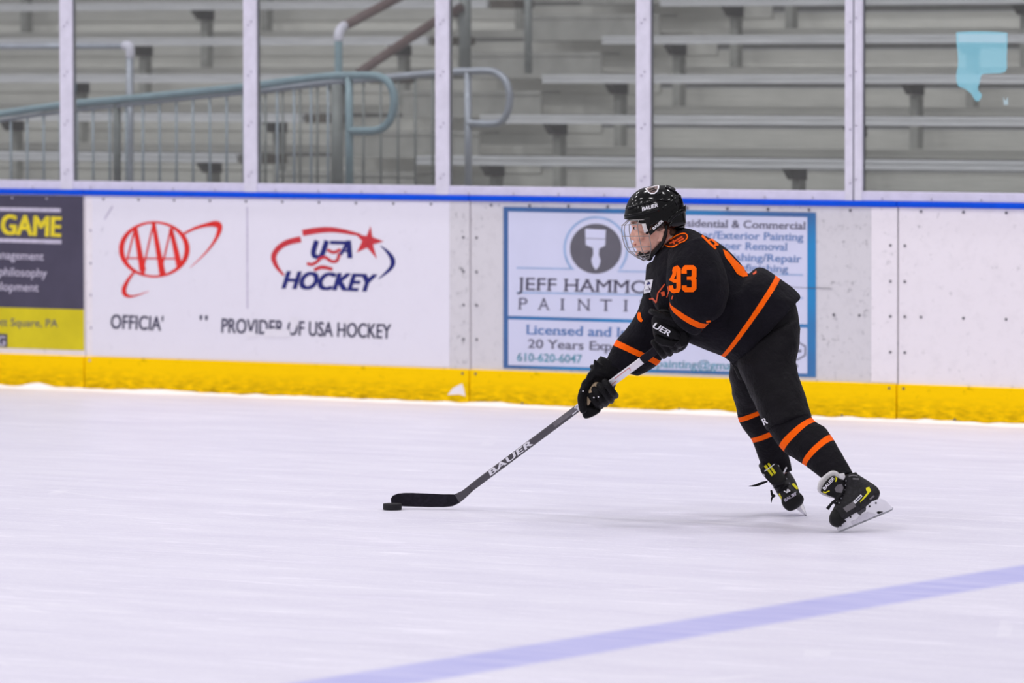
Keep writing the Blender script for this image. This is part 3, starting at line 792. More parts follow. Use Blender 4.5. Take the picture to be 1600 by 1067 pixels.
mobj('post', tube([onA(727, -30), onA(727, 111)], .036, 12, 1), M['darkpipe'], e, smooth=True)
o = mobj('standing_pipe', tube([onY(825, -30, rowY(2)), onY(825.5, 115, rowY(2))], .024, 12, 1), M['darkpipe'], smooth=True)
tag(o, 'upright grey pipe standing in the bleachers right of the second looped railing', 'post')

# ================================================================== THE SKATER
sk = empty('person', GO, 'hockey player in black with orange stripes and number 93, leaning low over a stick', 'person')
# ------------------------------------------------------------------ stick line
ST_T, ST_H = (1058., 522.), (712., 780.)
def sdep(px): return -.10 + .78*(1058-px)/346
sdx, sdy = -.8016, .5978                    # along the shaft, down the image
nx_, ny_ = .5978, .8016                     # across it, to the lower right
# ------------------------------------------------------------------ outlines of the clothes
torso = [(1062, 357, 1026, 397, .0, .062), (1082, 361, 1018, 416, 0, .13), (1105, 371, 1013, 442, 0, .19), (1130, 386, 1022, 474, 0, .20),
         (1151, 407, 1044, 507, 0, .19), (1168, 430, 1068, 528, 0, .185), (1187, 420, 1097, 543, 0, .19), (1213, 432, 1129, 557, 0, .20), (1249, 463, 1143, 566, 0, .205)]
sleeve_n = [(1046, 396, 1112, 380, -.13, .10), (1043, 424, 1130, 416, -.185, .105), (1043, 446, 1137, 452, -.215, .10), (1045, 458, 1127, 488, -.21, .092),
            (1048, 468, 1105, 504, -.185, .08), (1047, 484, 1092, 519, -.155, .068)]
sleeve_f = [(1012, 418, 1070, 410, .15, .10), (1003, 468, 1052, 490, .20, .095), (986, 508, 1040, 535, .21, .085), (961, 535, 1028, 566, .205, .078), (944, 568, 996, 586, .20, .062)]
pel = [(1150, 520, 1236, 455, 0, .17), (1143, 553, 1245, 488, 0, .175), (1144, 572, 1249, 515, .01, .165)]
thigh_n = [(1150, 555, 1247, 500, -.08, .11), (1154, 578, 1249, 536, -.10, .115), (1166, 600, 1243, 566, -.125, .11), (1177, 624, 1254, 604, -.16, .11), (1188, 648, 1260, 630, -.20, .10), (1198, 671, 1268, 651, -.23, .088)]
thigh_f = [(1143, 560, 1225, 530, .08, .11), (1141, 585, 1212, 572, .10, .11), (1144, 608, 1203, 600, .125, .10), (1148, 630, 1196, 622, .15, .088), (1152, 648, 1190, 638, .165, .074)]
sock_n = [(1199, 672, 1258, 634, -.22, .08), (1222, 703, 1272, 657, -.265, .078), (1240, 716, 1289, 667, -.305, .078), (1257, 727, 1301, 684, -.345, .074), (1275, 741, 1319, 714, -.40, .062), (1293, 754, 1333, 740, -.45, .05)]
sock_f = [(1150, 636, 1192, 622, .155, .07), (1154, 656, 1196, 640, .17, .07), (1163, 673, 1207, 656, .19, .07), (1174, 688, 1217, 671, .215, .068), (1183, 710, 1228, 696, .25, .06), (1190, 728, 1234, 716, .285, .052), (1199, 745, 1238, 735, .30, .046)]
def shrink(rings, k, kd=None): 
    out = []
    for a, b, c, d_, e_, f_ in rings:
        mx_, my_ = (a+c)/2, (b+d_)/2
        out.append((mx_+(a-mx_)*k, my_+(b-my_)*k, mx_+(c-mx_)*k, my_+(d_-my_)*k, e_, f_*(kd or k)))
    return out

# ------------------------------------------------------------------ where the two skates stand
def frame(origin, t_, w_, side, k=.00246, zo=0):
    t_ = t_.normalized(); w_ = (w_-t_*w_.dot(t_)).normalized(); l_ = t_.cross(w_)*side
    return lambda x, y, z: origin + (t_*x + l_*y + w_*(z+zo*min(1, max(0, (z-3)/5))))*k
c_n = P(1354, 814.5, -.50)
tn_ = (P(1312, 832, -.505)-P(1396.5, 797, -.495)).normalized()
wn_ = RH*-.385+UZ*.923+FH*.14
fn_ = frame(c_n, tn_, wn_, 1)
low = min(fn_(x, y, z).z for x, z in ((46, .5), (38, 0), (47, 3)) for y in (-.75, .75))
c_n = c_n-UZ*low*1.0; fn_ = frame(c_n, tn_, wn_, 1)
tf3 = RH*.12-UZ*.45-FH*.88; wf3 = RH*-.62+UZ*.66-FH*.42
c_f = P(1254, 787, .33); ff_ = frame(c_f, tf3, wf3, -1, .00265, 12)
tip = ff_(46, 0, .5); c_f = c_f + P(1260, 806, .28)-tip; ff_ = frame(c_f, tf3, wf3, -1, .00265, 12)
low = min(ff_(x, y, z).z for x, z in ((47, 3), (45, .6), (38, 0)) for y in (-.75, .75))
c_f = c_f-UZ*low; ff_ = frame(c_f, tf3, wf3, -1, .00265, 12)

# ------------------------------------------------------------------ head profile (front and back of each level)
head = [(1006, 401, 1030, 392, 0, .026), (998.5, 397, 1045, 381, 0, .046), (994, 388, 1053, 370, 0, .058), (991.5, 379, 1058, 361, 0, .064), (990, 370, 1061, 353, 0, .068),
        (989.5, 361, 1063, 344, 0, .070), (986, 352, 1064, 334, 0, .073), (984.5, 341, 1064, 322, 0, .074), (988, 325, 1058, 309, 0, .068), (1000, 310, 1048, 302, 0, .048)]
nose = [(988, 356, 997, 357, 0, .007), (985.5, 364, 996, 365, 0, .010), (983, 371, 996, 372, 0, .0135), (986.5, 375.5, 996, 375, 0, .0125)]
neck = [(1032, 378, 1062, 360, 0, .05), (1028, 398, 1070, 366, 0, .054), (1030, 420, 1090, 380, 0, .07)]
bodyparts = [loft(head, 40, 6, 2.1), loft(nose, 16, 5, 2), loft(neck, 24, 4, 2),
             blob(P(990.5, 380.5, 0), .008, .022, .0042), blob(P(992, 385, 0), .008, .019, .0048), blob(P(998, 396, 0), .014, .022, .012)]
for s in (-1, 1):
    bodyparts.append(blob(P(990, 350.5, s*.03), .010, .024, .0055))                 # brow
    bodyparts.append(blob(P(1000, 369, s*.050), .022, .016, .018))                  # cheek
    ear = [P(1034+6.5*math.cos(a), 366+10*math.sin(a), s*(.076+.006*math.cos(a))) for a in [math.radians(x) for x in range(-150, 130, 20)]]
    bodyparts.append(ctube(ear, .0042, 8, 2)); bodyparts.append(blob(P(1033, 366, s*.073), .013, .006, .020)); bodyparts.append(blob(P(1030, 375, s*.073), .007, .006, .008))
bodyparts += [loft(shrink(torso[:2], .8)+shrink(torso[2:], .74), 32, 4), loft(shrink(sleeve_n, .5), 24, 4), loft(shrink(sleeve_f, .5), 24, 4), loft(shrink(pel, .85), 32, 4),
              loft(shrink(thigh_n, .7), 24, 4, perp=.5), loft(shrink(thigh_f, .7), 24, 4, perp=.5), loft(shrink(sock_n, .66), 24, 4, perp=.5), loft(shrink(sock_f, .66), 24, 4, perp=.5)]
# hands: palm and five fingers each, closed round the shaft inside the gloves
fing_n, fing_f = [], []
for i in range(4):
    cx, cyy = 1052+sdx*9.8*i, 526.5+sdy*9.8*i
    k = (.96, 1.05, 1.0, .86)[i]
    q = lambda n, dd: P(cx+nx_*n*k, cyy+ny_*n*k, sdep(cx)+dd)
    fing_n.append([q(-13, -.040), q(0, -.052), q(12, -.042), q(17, -.005), q(10, .030), q(0, .036)])
thumb_n = [P(1069, 514, -.12), P(1072, 527, -.10), P(1067, 540, -.07), P(1056, 546, -.035)]
for i in range(4):
    cx, cyy = 950+sdx*10.2*i, 602.7+sdy*10.2*i
    k = (.95, 1.05, 1.0, .85)[i]
    q = lambda n, dd: P(cx+nx_*n*k, cyy+ny_*n*k, sdep(cx)+dd)
    fing_f.append([q(4, .058), q(17, .045), q(20, .005), q(13, -.036), q(1, -.043), q(-8, -.026)])
thumb_f = [P(928, 590, .185), P(914, 604, .165), P(908, 622, .150), P(911, 640, .145)]
palm_n = [(1024, 500, 1068, 516, -.12, .035), (1025, 520, 1064, 532, -.11, .03), (1028, 537, 1058, 532, -.10, .022)]
palm_f = [(938, 585, 968, 598, .215, .03), (922, 604, 956, 616, .215, .024), (918, 626, 944, 634, .215, .018)]
for fl_ in fing_n+fing_f: bodyparts.append(ctube(fl_, .0075, 10, 3))
bodyparts += [ctube(thumb_n, .0085, 10, 3), ctube(thumb_f, .0085, 10, 3), loft(shrink(palm_n, .8), 20, 4), loft(shrink(palm_f, .8), 20, 4)]
bodyparts += [ctube([P(1062, 498, -.145), P(1045, 514, -.122)], .016, 10, 3), ctube([P(972, 572, .205), P(942, 598, .21)], .016, 10, 3)]
for fr_, kn in ((fn_, P(1313, 745, -.45)), (ff_, P(1210, 718, .28))): bodyparts.append(ctube([kn, fr_(-5, 0, 66), fr_(-7, 0, 42), fr_(12, 0, 32), fr_(34, 0, 26)], [.018, .018, .022, .022, .016], 10, 4))
bv = remesh(bodyparts, .0034, 5, .5)
body = mobj('body', (bv[0], bv[1]), M['skin'], sk, smooth=True)
for s in (-1, 1):
    mobj('eye', blob(P(994, 356.5, s*.031), .0100, .0110, .0068, 12, 8), M['eyewhite'], sk, smooth=True)
    mobj('iris', blob(P(990.8, 356.6, s*.032), .0040, .0075, .0060, 10, 6), M['iris'], sk, smooth=True)
    mobj('eyebrow', ctube([P(988, 350.5, s*.018), P(988.2, 348.6, s*.030), P(990.5, 349, s*.044)], .003, 8, 3), M['hair'], sk, smooth=True)
mobj('lips', join(ctube([P(993, 382.2, -.020), P(989.6, 382, 0), P(993, 382.2, .020)], .0032, 8, 3)), M['lip'], sk, smooth=True)
hairv = remesh([blob(P(1042, 348, 0), .046, .077, .040), blob(P(1021, 353, -.062), .016, .012, .022), blob(P(1021, 353, .062), .016, .012, .022), blob(P(1050, 362, 0), .028, .060, .024)], .005, 4)
mobj('hair', (hairv[0], hairv[1]), M['hair'], sk, smooth=True, label='short brown hair showing at the ear opening')

# ------------------------------------------------------------------ jersey
def crinkle(vs, ns, amp, f1=7.0, f2=19.0, sx=(1, 1, 1), mask=None):
    out = []
    for v, n in zip(vs, ns):
        p = Vector((v.dot(RH)*sx[0], v.dot(FH)*sx[1], v.z*sx[2]))
        a = 1-abs(noise.noise(p*f1))*2.2; b = noise.noise(p*f2+Vector((9, 2, 1)))
        k = mask(v) if mask else 1.0
        out.append(v + n*amp*k*(a*.8+b*.45))
    return out
tl, nl, fl2 = loft(torso, 56, 8, 2.3), loft(sleeve_n, 40, 8, 2.2, perp=.65), loft(sleeve_f, 40, 8, 2.2, perp=.8)
jv = remesh([tl, nl, fl2], .0048, 5, .5)
kd = KDTree(len(tl[0])+len(nl[0])+len(fl2[0])); info = []
for reg_, L in enumerate((tl, nl, fl2)):
    for v, t_ in zip(L[0], L[2]): kd.insert(v, len(info)); info.append((reg_, t_))
kd.balance()
at = {'tt': [], 'tn': [], 'tf': []}
for v in jv[0]:
    near = kd.find_n(v, 16); r0 = info[near[0][1]][0]
    ws = ts = 0
    for co, ix, ds in near:
        if info[ix][0] == r0: wgt = 1/(ds*ds+6e-5); ws += wgt; ts += wgt*info[ix][1]
    for ri, k in enumerate(('tt', 'tn', 'tf')): at[k].append(ts/ws if ri == r0 else -1.0)
jvs = crinkle(jv[0], jv[2], .0080, 6.5, 17)
jersey = mobj('jersey', (jvs, jv[1]), M['jersey'], sk, smooth=True, attrs=at, label='black jersey with orange hem and cuff stripes')
JB = bvh_of((jvs, jv[1]))
def on_j(name, vf, m, lift=.0022, **k): return mobj(name, drape(vf, JB, lift), M[m], jersey, **k)
def blockpoly(segs, wd): return join2(*[stroke(s, wd) for s in segs])
# number 93 on the sleeve
g2 = lambda *p: tr2(p, 7.115, 960, 380)
W9 = 7.4
three = join2(stroke(g2((748, 318), (779, 318)), 5.6), stroke(g2((779, 340), (779, 292), (795, 273), (868, 273), (886, 290), (886, 368), (868, 391)), W9), stroke(g2((806, 390), (870, 390)), 5.2),
    stroke(g2((868, 389), (886, 412), (886, 496), (868, 515), (795, 515), (779, 498), (779, 468)), W9))
nine = join2(stroke(g2((668, 318), (676, 285), (700, 274), (717, 292), (717, 496), (704, 526), (660, 530), (638, 512), (632, 470)), 6.6), stroke(g2((716, 420), (668, 420), (640, 402), (668, 352), (672, 310)), 5.6))
on_j('number', nine, 'orange', label='orange sleeve digit nine partly in a fold')
on_j('number', three, 'orange', label='orange sleeve digit three')
# shoulder badge
g3 = lambda *p: tr2(p, 7.115, 940, 270)
wing = g3((700, 800), (720, 770), (780, 738), (840, 700), (890, 682), (930, 682), (952, 705), (950, 735), (920, 765), (870, 785), (820, 818), (770, 828), (730, 818))
on_j('shoulder_badge', poly2(smoothpoly(wing, 3)), 'badgefill', label='dark winged shoulder badge with an orange rim')
on_j('badge_outline', stroke(smoothpoly(wing+[], 3)+[smoothpoly(wing, 3)[0]], 1.6), 'orange', .0032)
on_j('badge_emblem', join2(stroke(g3((760, 790), (830, 760), (900, 715)), 2.6), stroke(g3((850, 775), (915, 735)), 2.2), stroke(g3((800, 750), (815, 800)), 2)), 'orangedark', .0034)
# name and number on the back, seen at a grazing angle
on_j('name_letter', join2(stroke([(1096.5, 368.5), (1108, 380), (1118, 389)], 3.4), stroke([(1106, 377), (1111, 373.5)], 3.2), stroke([(1114, 385.5), (1120.5, 381.5)], 3.4), stroke([(1110, 373), (1122, 384)], 3)), 'orange', label='orange letter of the name on the back')
on_j('back_number', poly2([(1129, 389.5), (1137, 394), (1146, 404), (1157, 415), (1164, 418), (1168.5, 432), (1160, 433), (1151, 428), (1142, 414), (1133, 402)]), 'orange', label='orange back number seen edge on')
on_j('back_mark', poly2([(1176, 428), (1182, 423), (1182.5, 427), (1178, 430)]), 'orangedark')
# chest badge, crest lines, far sleeve patch
on_j('sleeve_patch', poly2(g2((322, 415), (434, 402), (405, 545), (335, 560))), 'whiteprint', label='white sponsor patch on the far sleeve')
on_j('patch_print', join2(stroke(g2((345, 462), (405, 440)), 3.2), stroke(g2((348, 500), (392, 488)), 1.4)), 'navy', .0034)
on_j('crest', join2(stroke(g2((562, 455), (490, 550), (470, 655)), 1.9), stroke(g2((390, 620), (430, 612), (470, 660)), 2.6), stroke(g2((600, 480), (610, 540), (585, 600)), 1.6), stroke(g2((655, 580), (640, 620)), 2)), 'orangedark', label='edge of an orange chest crest')
on_j('crest', poly2(g2((520, 540), (560, 530), (570, 575), (535, 590))), 'orangedark', .0030)
on_j('sleeve_accent', stroke(g2((284, 770), (278, 810), (290, 848), (312, 868)), [4, 6, 6, 4], 3), 'orange')
on_j('cuff_tab', stroke(g2((1020, 868), (1068, 862)), 3), 'orange')

# ------------------------------------------------------------------ pants and socks
pv = remesh([loft(pel, 48, 6, 2.3), loft(thigh_n, 40, 6, 2.2, perp=.5), loft(thigh_f, 40, 6, 2.2, perp=.2)], .0065, 5, .5)
pvs = crinkle(pv[0], pv[2], .0060, 8, 22)
pants = mobj('pants', (pvs, pv[1]), M['pants'], sk, smooth=True, label='black padded hockey pants')
PB = bvh_of((pvs, pv[1]))
mobj('lettering', drape(text2('ER', 1189.5, 667, 1200.5, 661, 10, .03, 0, .1), PB, .002), M['whiteprint'], pants)
mobj('belt_flap', slab([(1143, 567), (1152, 570), (1160, 580), (1160, 594), (1154, 592), (1148, 578)], -.05, .02), M['matteblack'], pants, smooth=True)
for nm, rg, mt, pk in (('sock', sock_n, 'sockn', .55), ('sock', sock_f, 'sockf', 0.0)):
    L = loft(rg, 48, 8, 2.1, perp=pk)
    me_ = bpy.data.meshes.new('q'); me_.from_pydata([tuple(v) for v in L[0]], [], L[1]); me_.update()
    nn2 = [v.normal.copy() for v in me_.vertices]
    c0 = sum(L[0], Vector())/len(L[0])
    vs = crinkle(L[0], nn2, .0022, 12, 30); bpy.data.meshes.remove(me_)
    mobj(nm, (vs, L[1]), M[mt], sk, smooth=True, attrs={'t': L[2]}, label='black knee sock with two orange rings')

# ------------------------------------------------------------------ gloves
def glove(rings, fingers, thumb, extra, lab):
    parts = [loft(rings, 32, 6, 2.6)]
    for f in fingers: parts.append(ctube(f, .0138, 12, 5))
    parts.append(ctube(thumb, .0155, 12, 5)); parts += extra
    v = remesh(parts, .0030, 3, .5)
    return mobj('glove', (v[0], v[1]), M['glove'], sk, smooth=True, label=lab), bvh_of((v[0], v[1]))
gl_n = [(1030, 485, 1080, 500, -.150, .044), (1019, 497, 1073, 512, -.13, .046), (1019, 512, 1075, 524, -.125, .045), (1022, 527, 1072, 534, -.115, .038), (1030, 540, 1060, 536, -.10, .026)]
roll = [P(1045+27*math.cos(a)+0, 496+9.5*math.cos(a)+0, -.13+.056*math.sin(a)) for a in [2*math.pi*k/16 for k in range(17)]]
gN, GB = glove(gl_n, fing_n, thumb_n, [tube(roll, .0125, 10, 3), slab([(1021, 507), (1031, 503), (1052, 512), (1063, 520), (1061, 531), (1040, 527), (1022, 519)], -.170, .022),
    slab([(1022, 522), (1040, 529), (1060, 533), (1052, 543), (1034, 540), (1023, 533)], -.158, .022),
    slab([(1062, 512), (1072, 516), (1077, 527), (1074, 540), (1064, 543), (1060, 530)], -.15, .026)], 'black glove of the top hand with white letters on the cuff')
mobj('lettering', drape(text2('UER', 1019.5, 511, 1044.5, 525, 8.5, .03, 0, .2), GB, .0015, 2.5), M['whiteprint'], gN, label='white letters')
mobj('cuff_lining', tube([P(1030, 490, -.13), P(1040, 486, -.13), P(1058, 494, -.13)], .012, 10, 3), M['matteblack'], gN, smooth=True)
gl_f = [(938, 556, 982, 574, .205, .050), (926, 572, 966, 590, .205, .050), (918, 586, 962, 603, .21, .045), (911, 602, 955, 617, .215, .034), (910, 622, 946, 634, .215, .026), (914, 640, 934, 644, .21, .018)]
roll = [P(945+20*math.cos(a), 582+9*math.cos(a), .205+.056*math.sin(a)) for a in [2*math.pi*k/16 for k in range(17)]]
gF, GB2 = glove(gl_f, fing_f, thumb_f, [tube(roll, .010, 10, 3), slab(smoothpoly([(928, 562), (935, 566), (948, 573), (962, 586), (950, 592), (930, 586)], 3), .165, .03),
    slab(smoothpoly([(917, 586), (926, 577), (934, 582), (926, 594), (914, 602)], 3), .17, .03), slab(smoothpoly([(908, 600), (916, 592), (920, 606), (914, 626), (907, 628)], 3), .17, .03),
    slab(smoothpoly([(910, 634), (930, 638), (939, 642), (926, 651), (912, 653)], 3), .19, .04)], 'black glove of the lower hand with a tan palm showing')
mobj('palm', slab(smoothpoly([(930, 597), (944, 601), (947, 606), (936, 612), (926, 620), (920, 633), (917, 630), (919, 612)], 3), sdep(935)-.008, .024), M['tan'], gF, smooth=True, label='tan leather palm')
for a, b in ((911, 611), (928, 621), (935, 620)): mobj('rivet', blob(P(a, b, .10 if a > 920 else .135), .003, .003, .003, 8, 6), M['whiteprint'], gF, smooth=True)

# ------------------------------------------------------------------ skates
def sloft(fr, rings, n=36, sub=5, ex=2.4):
    q = crom([list(map(float, r)) for r in rings], sub); V, F = [], []
    for xf, zf, xb, zb, hw in q:
        for k in range(n):
            a = 2*math.pi*k/n; co, si = math.cos(a), math.sin(a)
            c_ = math.copysign(abs(co)**(2/ex), co); s_ = math.copysign(abs(si)**(2/ex), si)
            V.append(fr((xf+xb)/2+(xf-xb)/2*c_, hw*s_*(1-.18*max(0, -co)), (zf+zb)/2+(zf-zb)/2*c_))
    N = len(q)
    for j in range(N-1):
        for k in range(n): F.append((j*n+k, j*n+(k+1) % n, (j+1)*n+(k+1) % n, (j+1)*n+k))
    F.append(tuple(range(n))[::-1]); F.append(tuple(range((N-1)*n, N*n))); return V, F
def splate(fr, poly, hw):                     # side profile plate, half width depends on height
    n = len(poly); V = [fr(x, hw(z), z) for x, z in poly]+[fr(x, -hw(z), z) for x, z in poly]
    F = [tuple(range(n)), tuple(range(n, 2*n))[::-1]]+[(i, n+i, n+(i+1) % n, (i+1) % n) for i in range(n)]
    return V, F
hold_shape = []
def skate(fr, lab):
    boot = sloft(fr, [(43, 13.5, -30, 25, 9), (50, 16, -34, 29, 14.5), (52.5, 22, -37, 34, 16), (47, 32, -36, 43, 15.5), (33, 45, -30, 53, 14), (18, 60, -23, 63, 13), (8, 74, -16, 73, 13.5), (5, 79, -15, 77, 12.5)])
    b = mobj('skate', boot, M['bootblack'], sk, smooth=True, label=lab); fixn(b)
    BB = bvh_of(boot)
    cap = sloft(fr, [(45, 8, 30, 12, 12), (52, 14, 30, 15, 15.5), (54, 22, 30, 22, 16.6), (49.5, 31, 31, 28, 15), (42, 37, 33, 34, 10)], 28, 4)
    fixn(mobj('toe_cap', cap, M['matteblack'], b, smooth=True))
    hold = [(46, 2.5), (47.5, 6), (46, 10.5), (37, 15.5), (26, 18.5), (15, 21.5), (10.5, 20.5), (8, 15), (5.5, 12), (1, 14.5), (-4, 15), (-6.5, 18), (-7.5, 21.5), (-16, 25), (-32, 25), (-38, 20), (-42, 13.5), (-45.5, 4.5), (-45, 2.5)]
    hs_ = splate(fr, hold, lambda z: 1.2+max(0, z-3)*.36); hold_shape.append(hs_)
    h = fixn(mobj('blade_holder', hs_, M['holder'], b, label='white plastic blade holder'))
    bl = [(47, 3), (45, .6), (38, 0), (-38, 0), (-44.5, .8), (-47, 3.5), (-46, 4.6), (46, 4.6)]
    fixn(mobj('blade', splate(fr, bl, lambda z: .75), M['steel'], b, label='steel runner'))
    for x, z in ((40, 9), (31, 12.5), (21, 15.5), (-13, 19.5), (-24, 20.5)):
        y = 1.2+max(0, z-3)*.36
        for s in (-1, 1): mobj('rivet', join(tube([fr(x, s*(y-.5), z), fr(x, s*(y+.9), z)], .0036, 8)), M['matteblack'], b)
    zz = [(33, 44.5), (27, 50), (22, 55), (17, 60), (13, 66), (9.5, 72)]
    for i, (x, z) in enumerate(zz):
        o_ = .9
        mobj('lace', tube([fr(x-1, -9.5, z-1), fr(x+4.2, -3, z+3.2), fr(x+4.2, 3, z+3.2), fr(x-1, 9.5, z-1)], .0042, 8, 4), M['lace'], b, smooth=True)
        for s in (-1, 1): mobj('eyelet', blob(fr(x-3.5, s*12.1, z-2), .0026, .0026, .0026, 8, 6), M['steel'], b, smooth=True)
    return b, BB
# near skate: toe on the ice, heel lifted, seen from its outer side
bN, BBN = skate(fn_, 'black skate with white tongue lining, seen from its outer side')
def deco(b, BB, name, vf, m, lift=.0016, **k): return mobj(name, drape(vf, BB, lift, 3.0, -1.5), M[m], b, **k)
g5 = lambda *p: tr2(p, 8.893, 1270, 725)
deco(bN, BBN, 'yellow_flash', poly2(g5((735, 332), (782, 318), (808, 372), (742, 452), (660, 532), (655, 520), (728, 432), (762, 388), (742, 372))), 'yel')
deco(bN, BBN, 'size_label', poly2(g5((560, 520), (665, 420), (690, 448), (590, 555))), 'whiteprint', label='small white label')
deco(bN, BBN, 'label_print', stroke(g5((590, 520), (672, 444)), 1.5), 'ink', .0026)
deco(bN, BBN, 'collar_mark', stroke(g5((500, 170), (560, 158), (620, 172)), 1.6, 3), 'grey')
deco(bN, BBN, 'side_print', stroke(g5((555, 205), (640, 210)), 2.4), 'grey')
deco(bN, BBN, 'side_panel', poly2(g5((420, 610), (560, 520), (600, 590), (470, 670))), 'grey')
HOB = bvh_of(hold_shape[0])
deco(bN, HOB, 'holder_vent', poly2(g5((888, 668), (905, 655), (975, 660), (950, 690), (900, 690))), 'void')
deco(bN, HOB, 'holder_recess_shade', poly2(g5((525, 800), (560, 858), (700, 800), (860, 722), (878, 695), (760, 668), (640, 725), (615, 770))), 'recess')  # grey shading of the translucent recess, painted on the flat holder side
deco(bN, BBN, 'heel_print', stroke(g5((790, 490), (850, 440)), 2.6), 'grey')
tf_ = smoothpoly([(1277, 765), (1280, 751), (1290, 741), (1299, 735.5), (1307, 736.5), (1314, 744), (1316, 765), (1309, 777), (1296, 777), (1283, 772)], 3)
mobj('tongue', slab(tf_, -.515, .016, (.0012, 0)), M['felt'], bN, smooth=True, label='white felt tongue folded forward')
tb_ = smoothpoly([(1282.5, 767), (1288, 755), (1296, 746), (1303, 743), (1309, 746), (1317, 752), (1320, 768), (1310, 778), (1298, 775.5), (1288, 771)], 3)
TB = slab(tb_, -.532, .016, (.0012, 0)); mobj('tongue_face', TB, M['matteblack'], bN, smooth=True)
TBB = bvh_of(TB)
deco(bN, TBB, 'tongue_print', text2('BAUER', 1288.5, 766, 1304, 748, 4.6, .03, 0, .1), 'whiteprint')
deco(bN, TBB, 'tongue_trim', join2(stroke(g5((318, 170), (325, 215), (312, 245)), 1.8), stroke(g5((140, 385), (175, 395), (230, 370)), 1.8)), 'yel')
deco(bN, TBB, 'tongue_patch', poly2(g5((340, 290), (400, 275), (425, 330), (400, 400), (320, 390), (300, 340))), 'grey', .0012)
mobj('lace_end', tube([P(1314, 772, -.55), P(1306, 781, -.56), P(1299, 787, -.555), P(1293, 795, -.55)], [.004, .006, .005, .007], 8, 3), M['lace'], bN, smooth=True)
mobj('buckle', slab([(1311, 740), (1319, 739), (1321, 745), (1318, 750), (1312, 747)], -.535, .012), M['felt'], bN, smooth=True)
# far skate: turned toe on to the camera, leaning over on its edge
bF, BBF = skate(ff_, 'black skate pointing at the camera, leaning over on its blade edge')
tg = smoothpoly([(1189, 737), (1190, 730), (1203, 721), (1212, 720), (1221, 734), (1228, 748), (1222, 757), (1208, 757), (1199, 750)], 3)
TG = slab(tg, .225, .016, (0, -.001)); mobj('tongue', TG, M['matteblack'], bF, smooth=True, label='black tongue with yellow bars'); TGB = bvh_of(TG)
g6 = lambda *p: tr2(p, 8.89, 1160, 700)
deco(bF, TGB, 'tongue_bar', poly2(g6((300, 255), (330, 235), (432, 375), (405, 392))), 'yel'); deco(bF, TGB, 'tongue_bar', poly2(g6((345, 222), (370, 205), (470, 345), (445, 368))), 'yel')
deco(bF, TGB, 'tongue_print', stroke(g6((305, 325), (375, 280), (445, 225)), 1.4), 'whiteprint', .0026)
mobj('tongue_edge', tube([P(1193, 741, .22), P(1199, 746, .215), P(1205, 750, .21)], .0035, 8, 3), M['whiteprint'], bF, smooth=True)
mobj('tongue_edge', tube([P(1215.5, 727, .235), P(1218, 733, .23), P(1220, 739, .225)], .0035, 8, 3), M['whiteprint'], bF, smooth=True)
mobj('tongue_edge', tube([P(1229, 730, .24), P(1226, 736, .235), P(1224, 740, .23)], .0035, 8, 3), M['whiteprint'], bF, smooth=True)
deco(bF, BBF, 'side_trim', poly2(g6((680, 505), (710, 490), (760, 540), (775, 570), (745, 575))), 'yel'); deco(bF, BBF, 'side_trim', poly2(g6((505, 640), (520, 625), (560, 700), (580, 740), (550, 725))), 'yel')
deco(bF, BBF, 'toe_mark', join2(stroke(g6((590, 600), (625, 622), (630, 580)), 1.7), stroke(g6((630, 580), (655, 610), (625, 622)), 1.5)), 'whiteprint', .01)
deco(bF, BBF, 'toe_print', text2('BAUER', *g6((615, 738))[0], *g6((755, 650))[0], 4.2, .03), 'paleink', .010)
mobj('lace_end', tube([P(1199, 752, .2), P(1190, 755, .19), P(1180, 758.5, .19), P(1170, 759.5, .19)], [.003, .006, .0045, .0016], 8, 3), M['lace'], bF, smooth=True)
mobj('lace_end', tube([P(1205, 766, .2), P(1207, 774, .19), P(1210, 774, .185), P(1206, 778, .185), P(1205, 785, .18)], [.004, .006, .006, .004, .0016], 8, 3), M['lace'], bF, smooth=True)

# ------------------------------------------------------------------ helmet
hr = [(1018, 290.5, 1040, 289.5, 0, .020), (1000, 295.5, 1054, 296.5, 0, .058), (986, 307, 1064, 309, 0, .084), (979, 320, 1069, 322, 0, .095), (976, 333, 1071.5, 335, 0, .100), (975, 342, 1072, 346, 0, .101)]
q = crom([list(map(float, r)) for r in hr], 6); n = 72; V, F = [], []
def drop(th):
    pts = [(0, 0), (.6, .5), (1.0, 3), (1.25, 8), (1.42, 9), (1.62, 2), (1.85, 3), (2.1, 10), (2.5, 13), (3.2, 14)]
    for (a, b), (c_, d_) in zip(pts, pts[1:]):
        if th <= c_: return b+(d_-b)*(th-a)/(c_-a)
    return pts[-1][1]
for j, r in enumerate(q):
    A, B = P(r[0], r[1], 0), P(r[2], r[3], 0); cc = (A+B)/2; a = (B-A)/2
    for k in range(n):
        th = 2*math.pi*k/n; co, si = -math.cos(th), math.sin(th); ex = 2.15
        V.append(cc + a*math.copysign(abs(co)**(2/ex), co) + FH*r[5]*math.copysign(abs(si)**(2/ex), si))
for ext in (.35, .7, 1.0):
    r = q[-1]; A, B = P(r[0], r[1], 0), P(r[2], r[3], 0); cc = (A+B)/2; a = (B-A)/2
    for k in range(n):
        th = 2*math.pi*k/n; co, si = -math.cos(th), math.sin(th)
        tt = th if th <= math.pi else 2*math.pi-th
        sh = 1-.05*ext*(tt > 1.7)
        V.append(cc + a*math.copysign(abs(co)**(2/2.15), co)*sh + FH*r[5]*math.copysign(abs(si)**(2/2.15), si)*sh - UZ*(drop(tt)*ext*.00252))
N = len(q)+3
for j in range(N-1):
    for k in range(n): F.append((j*n+k, j*n+(k+1) % n, (j+1)*n+(k+1) % n, (j+1)*n+k))
F.append(tuple(range(n)))
shell = (V, F)
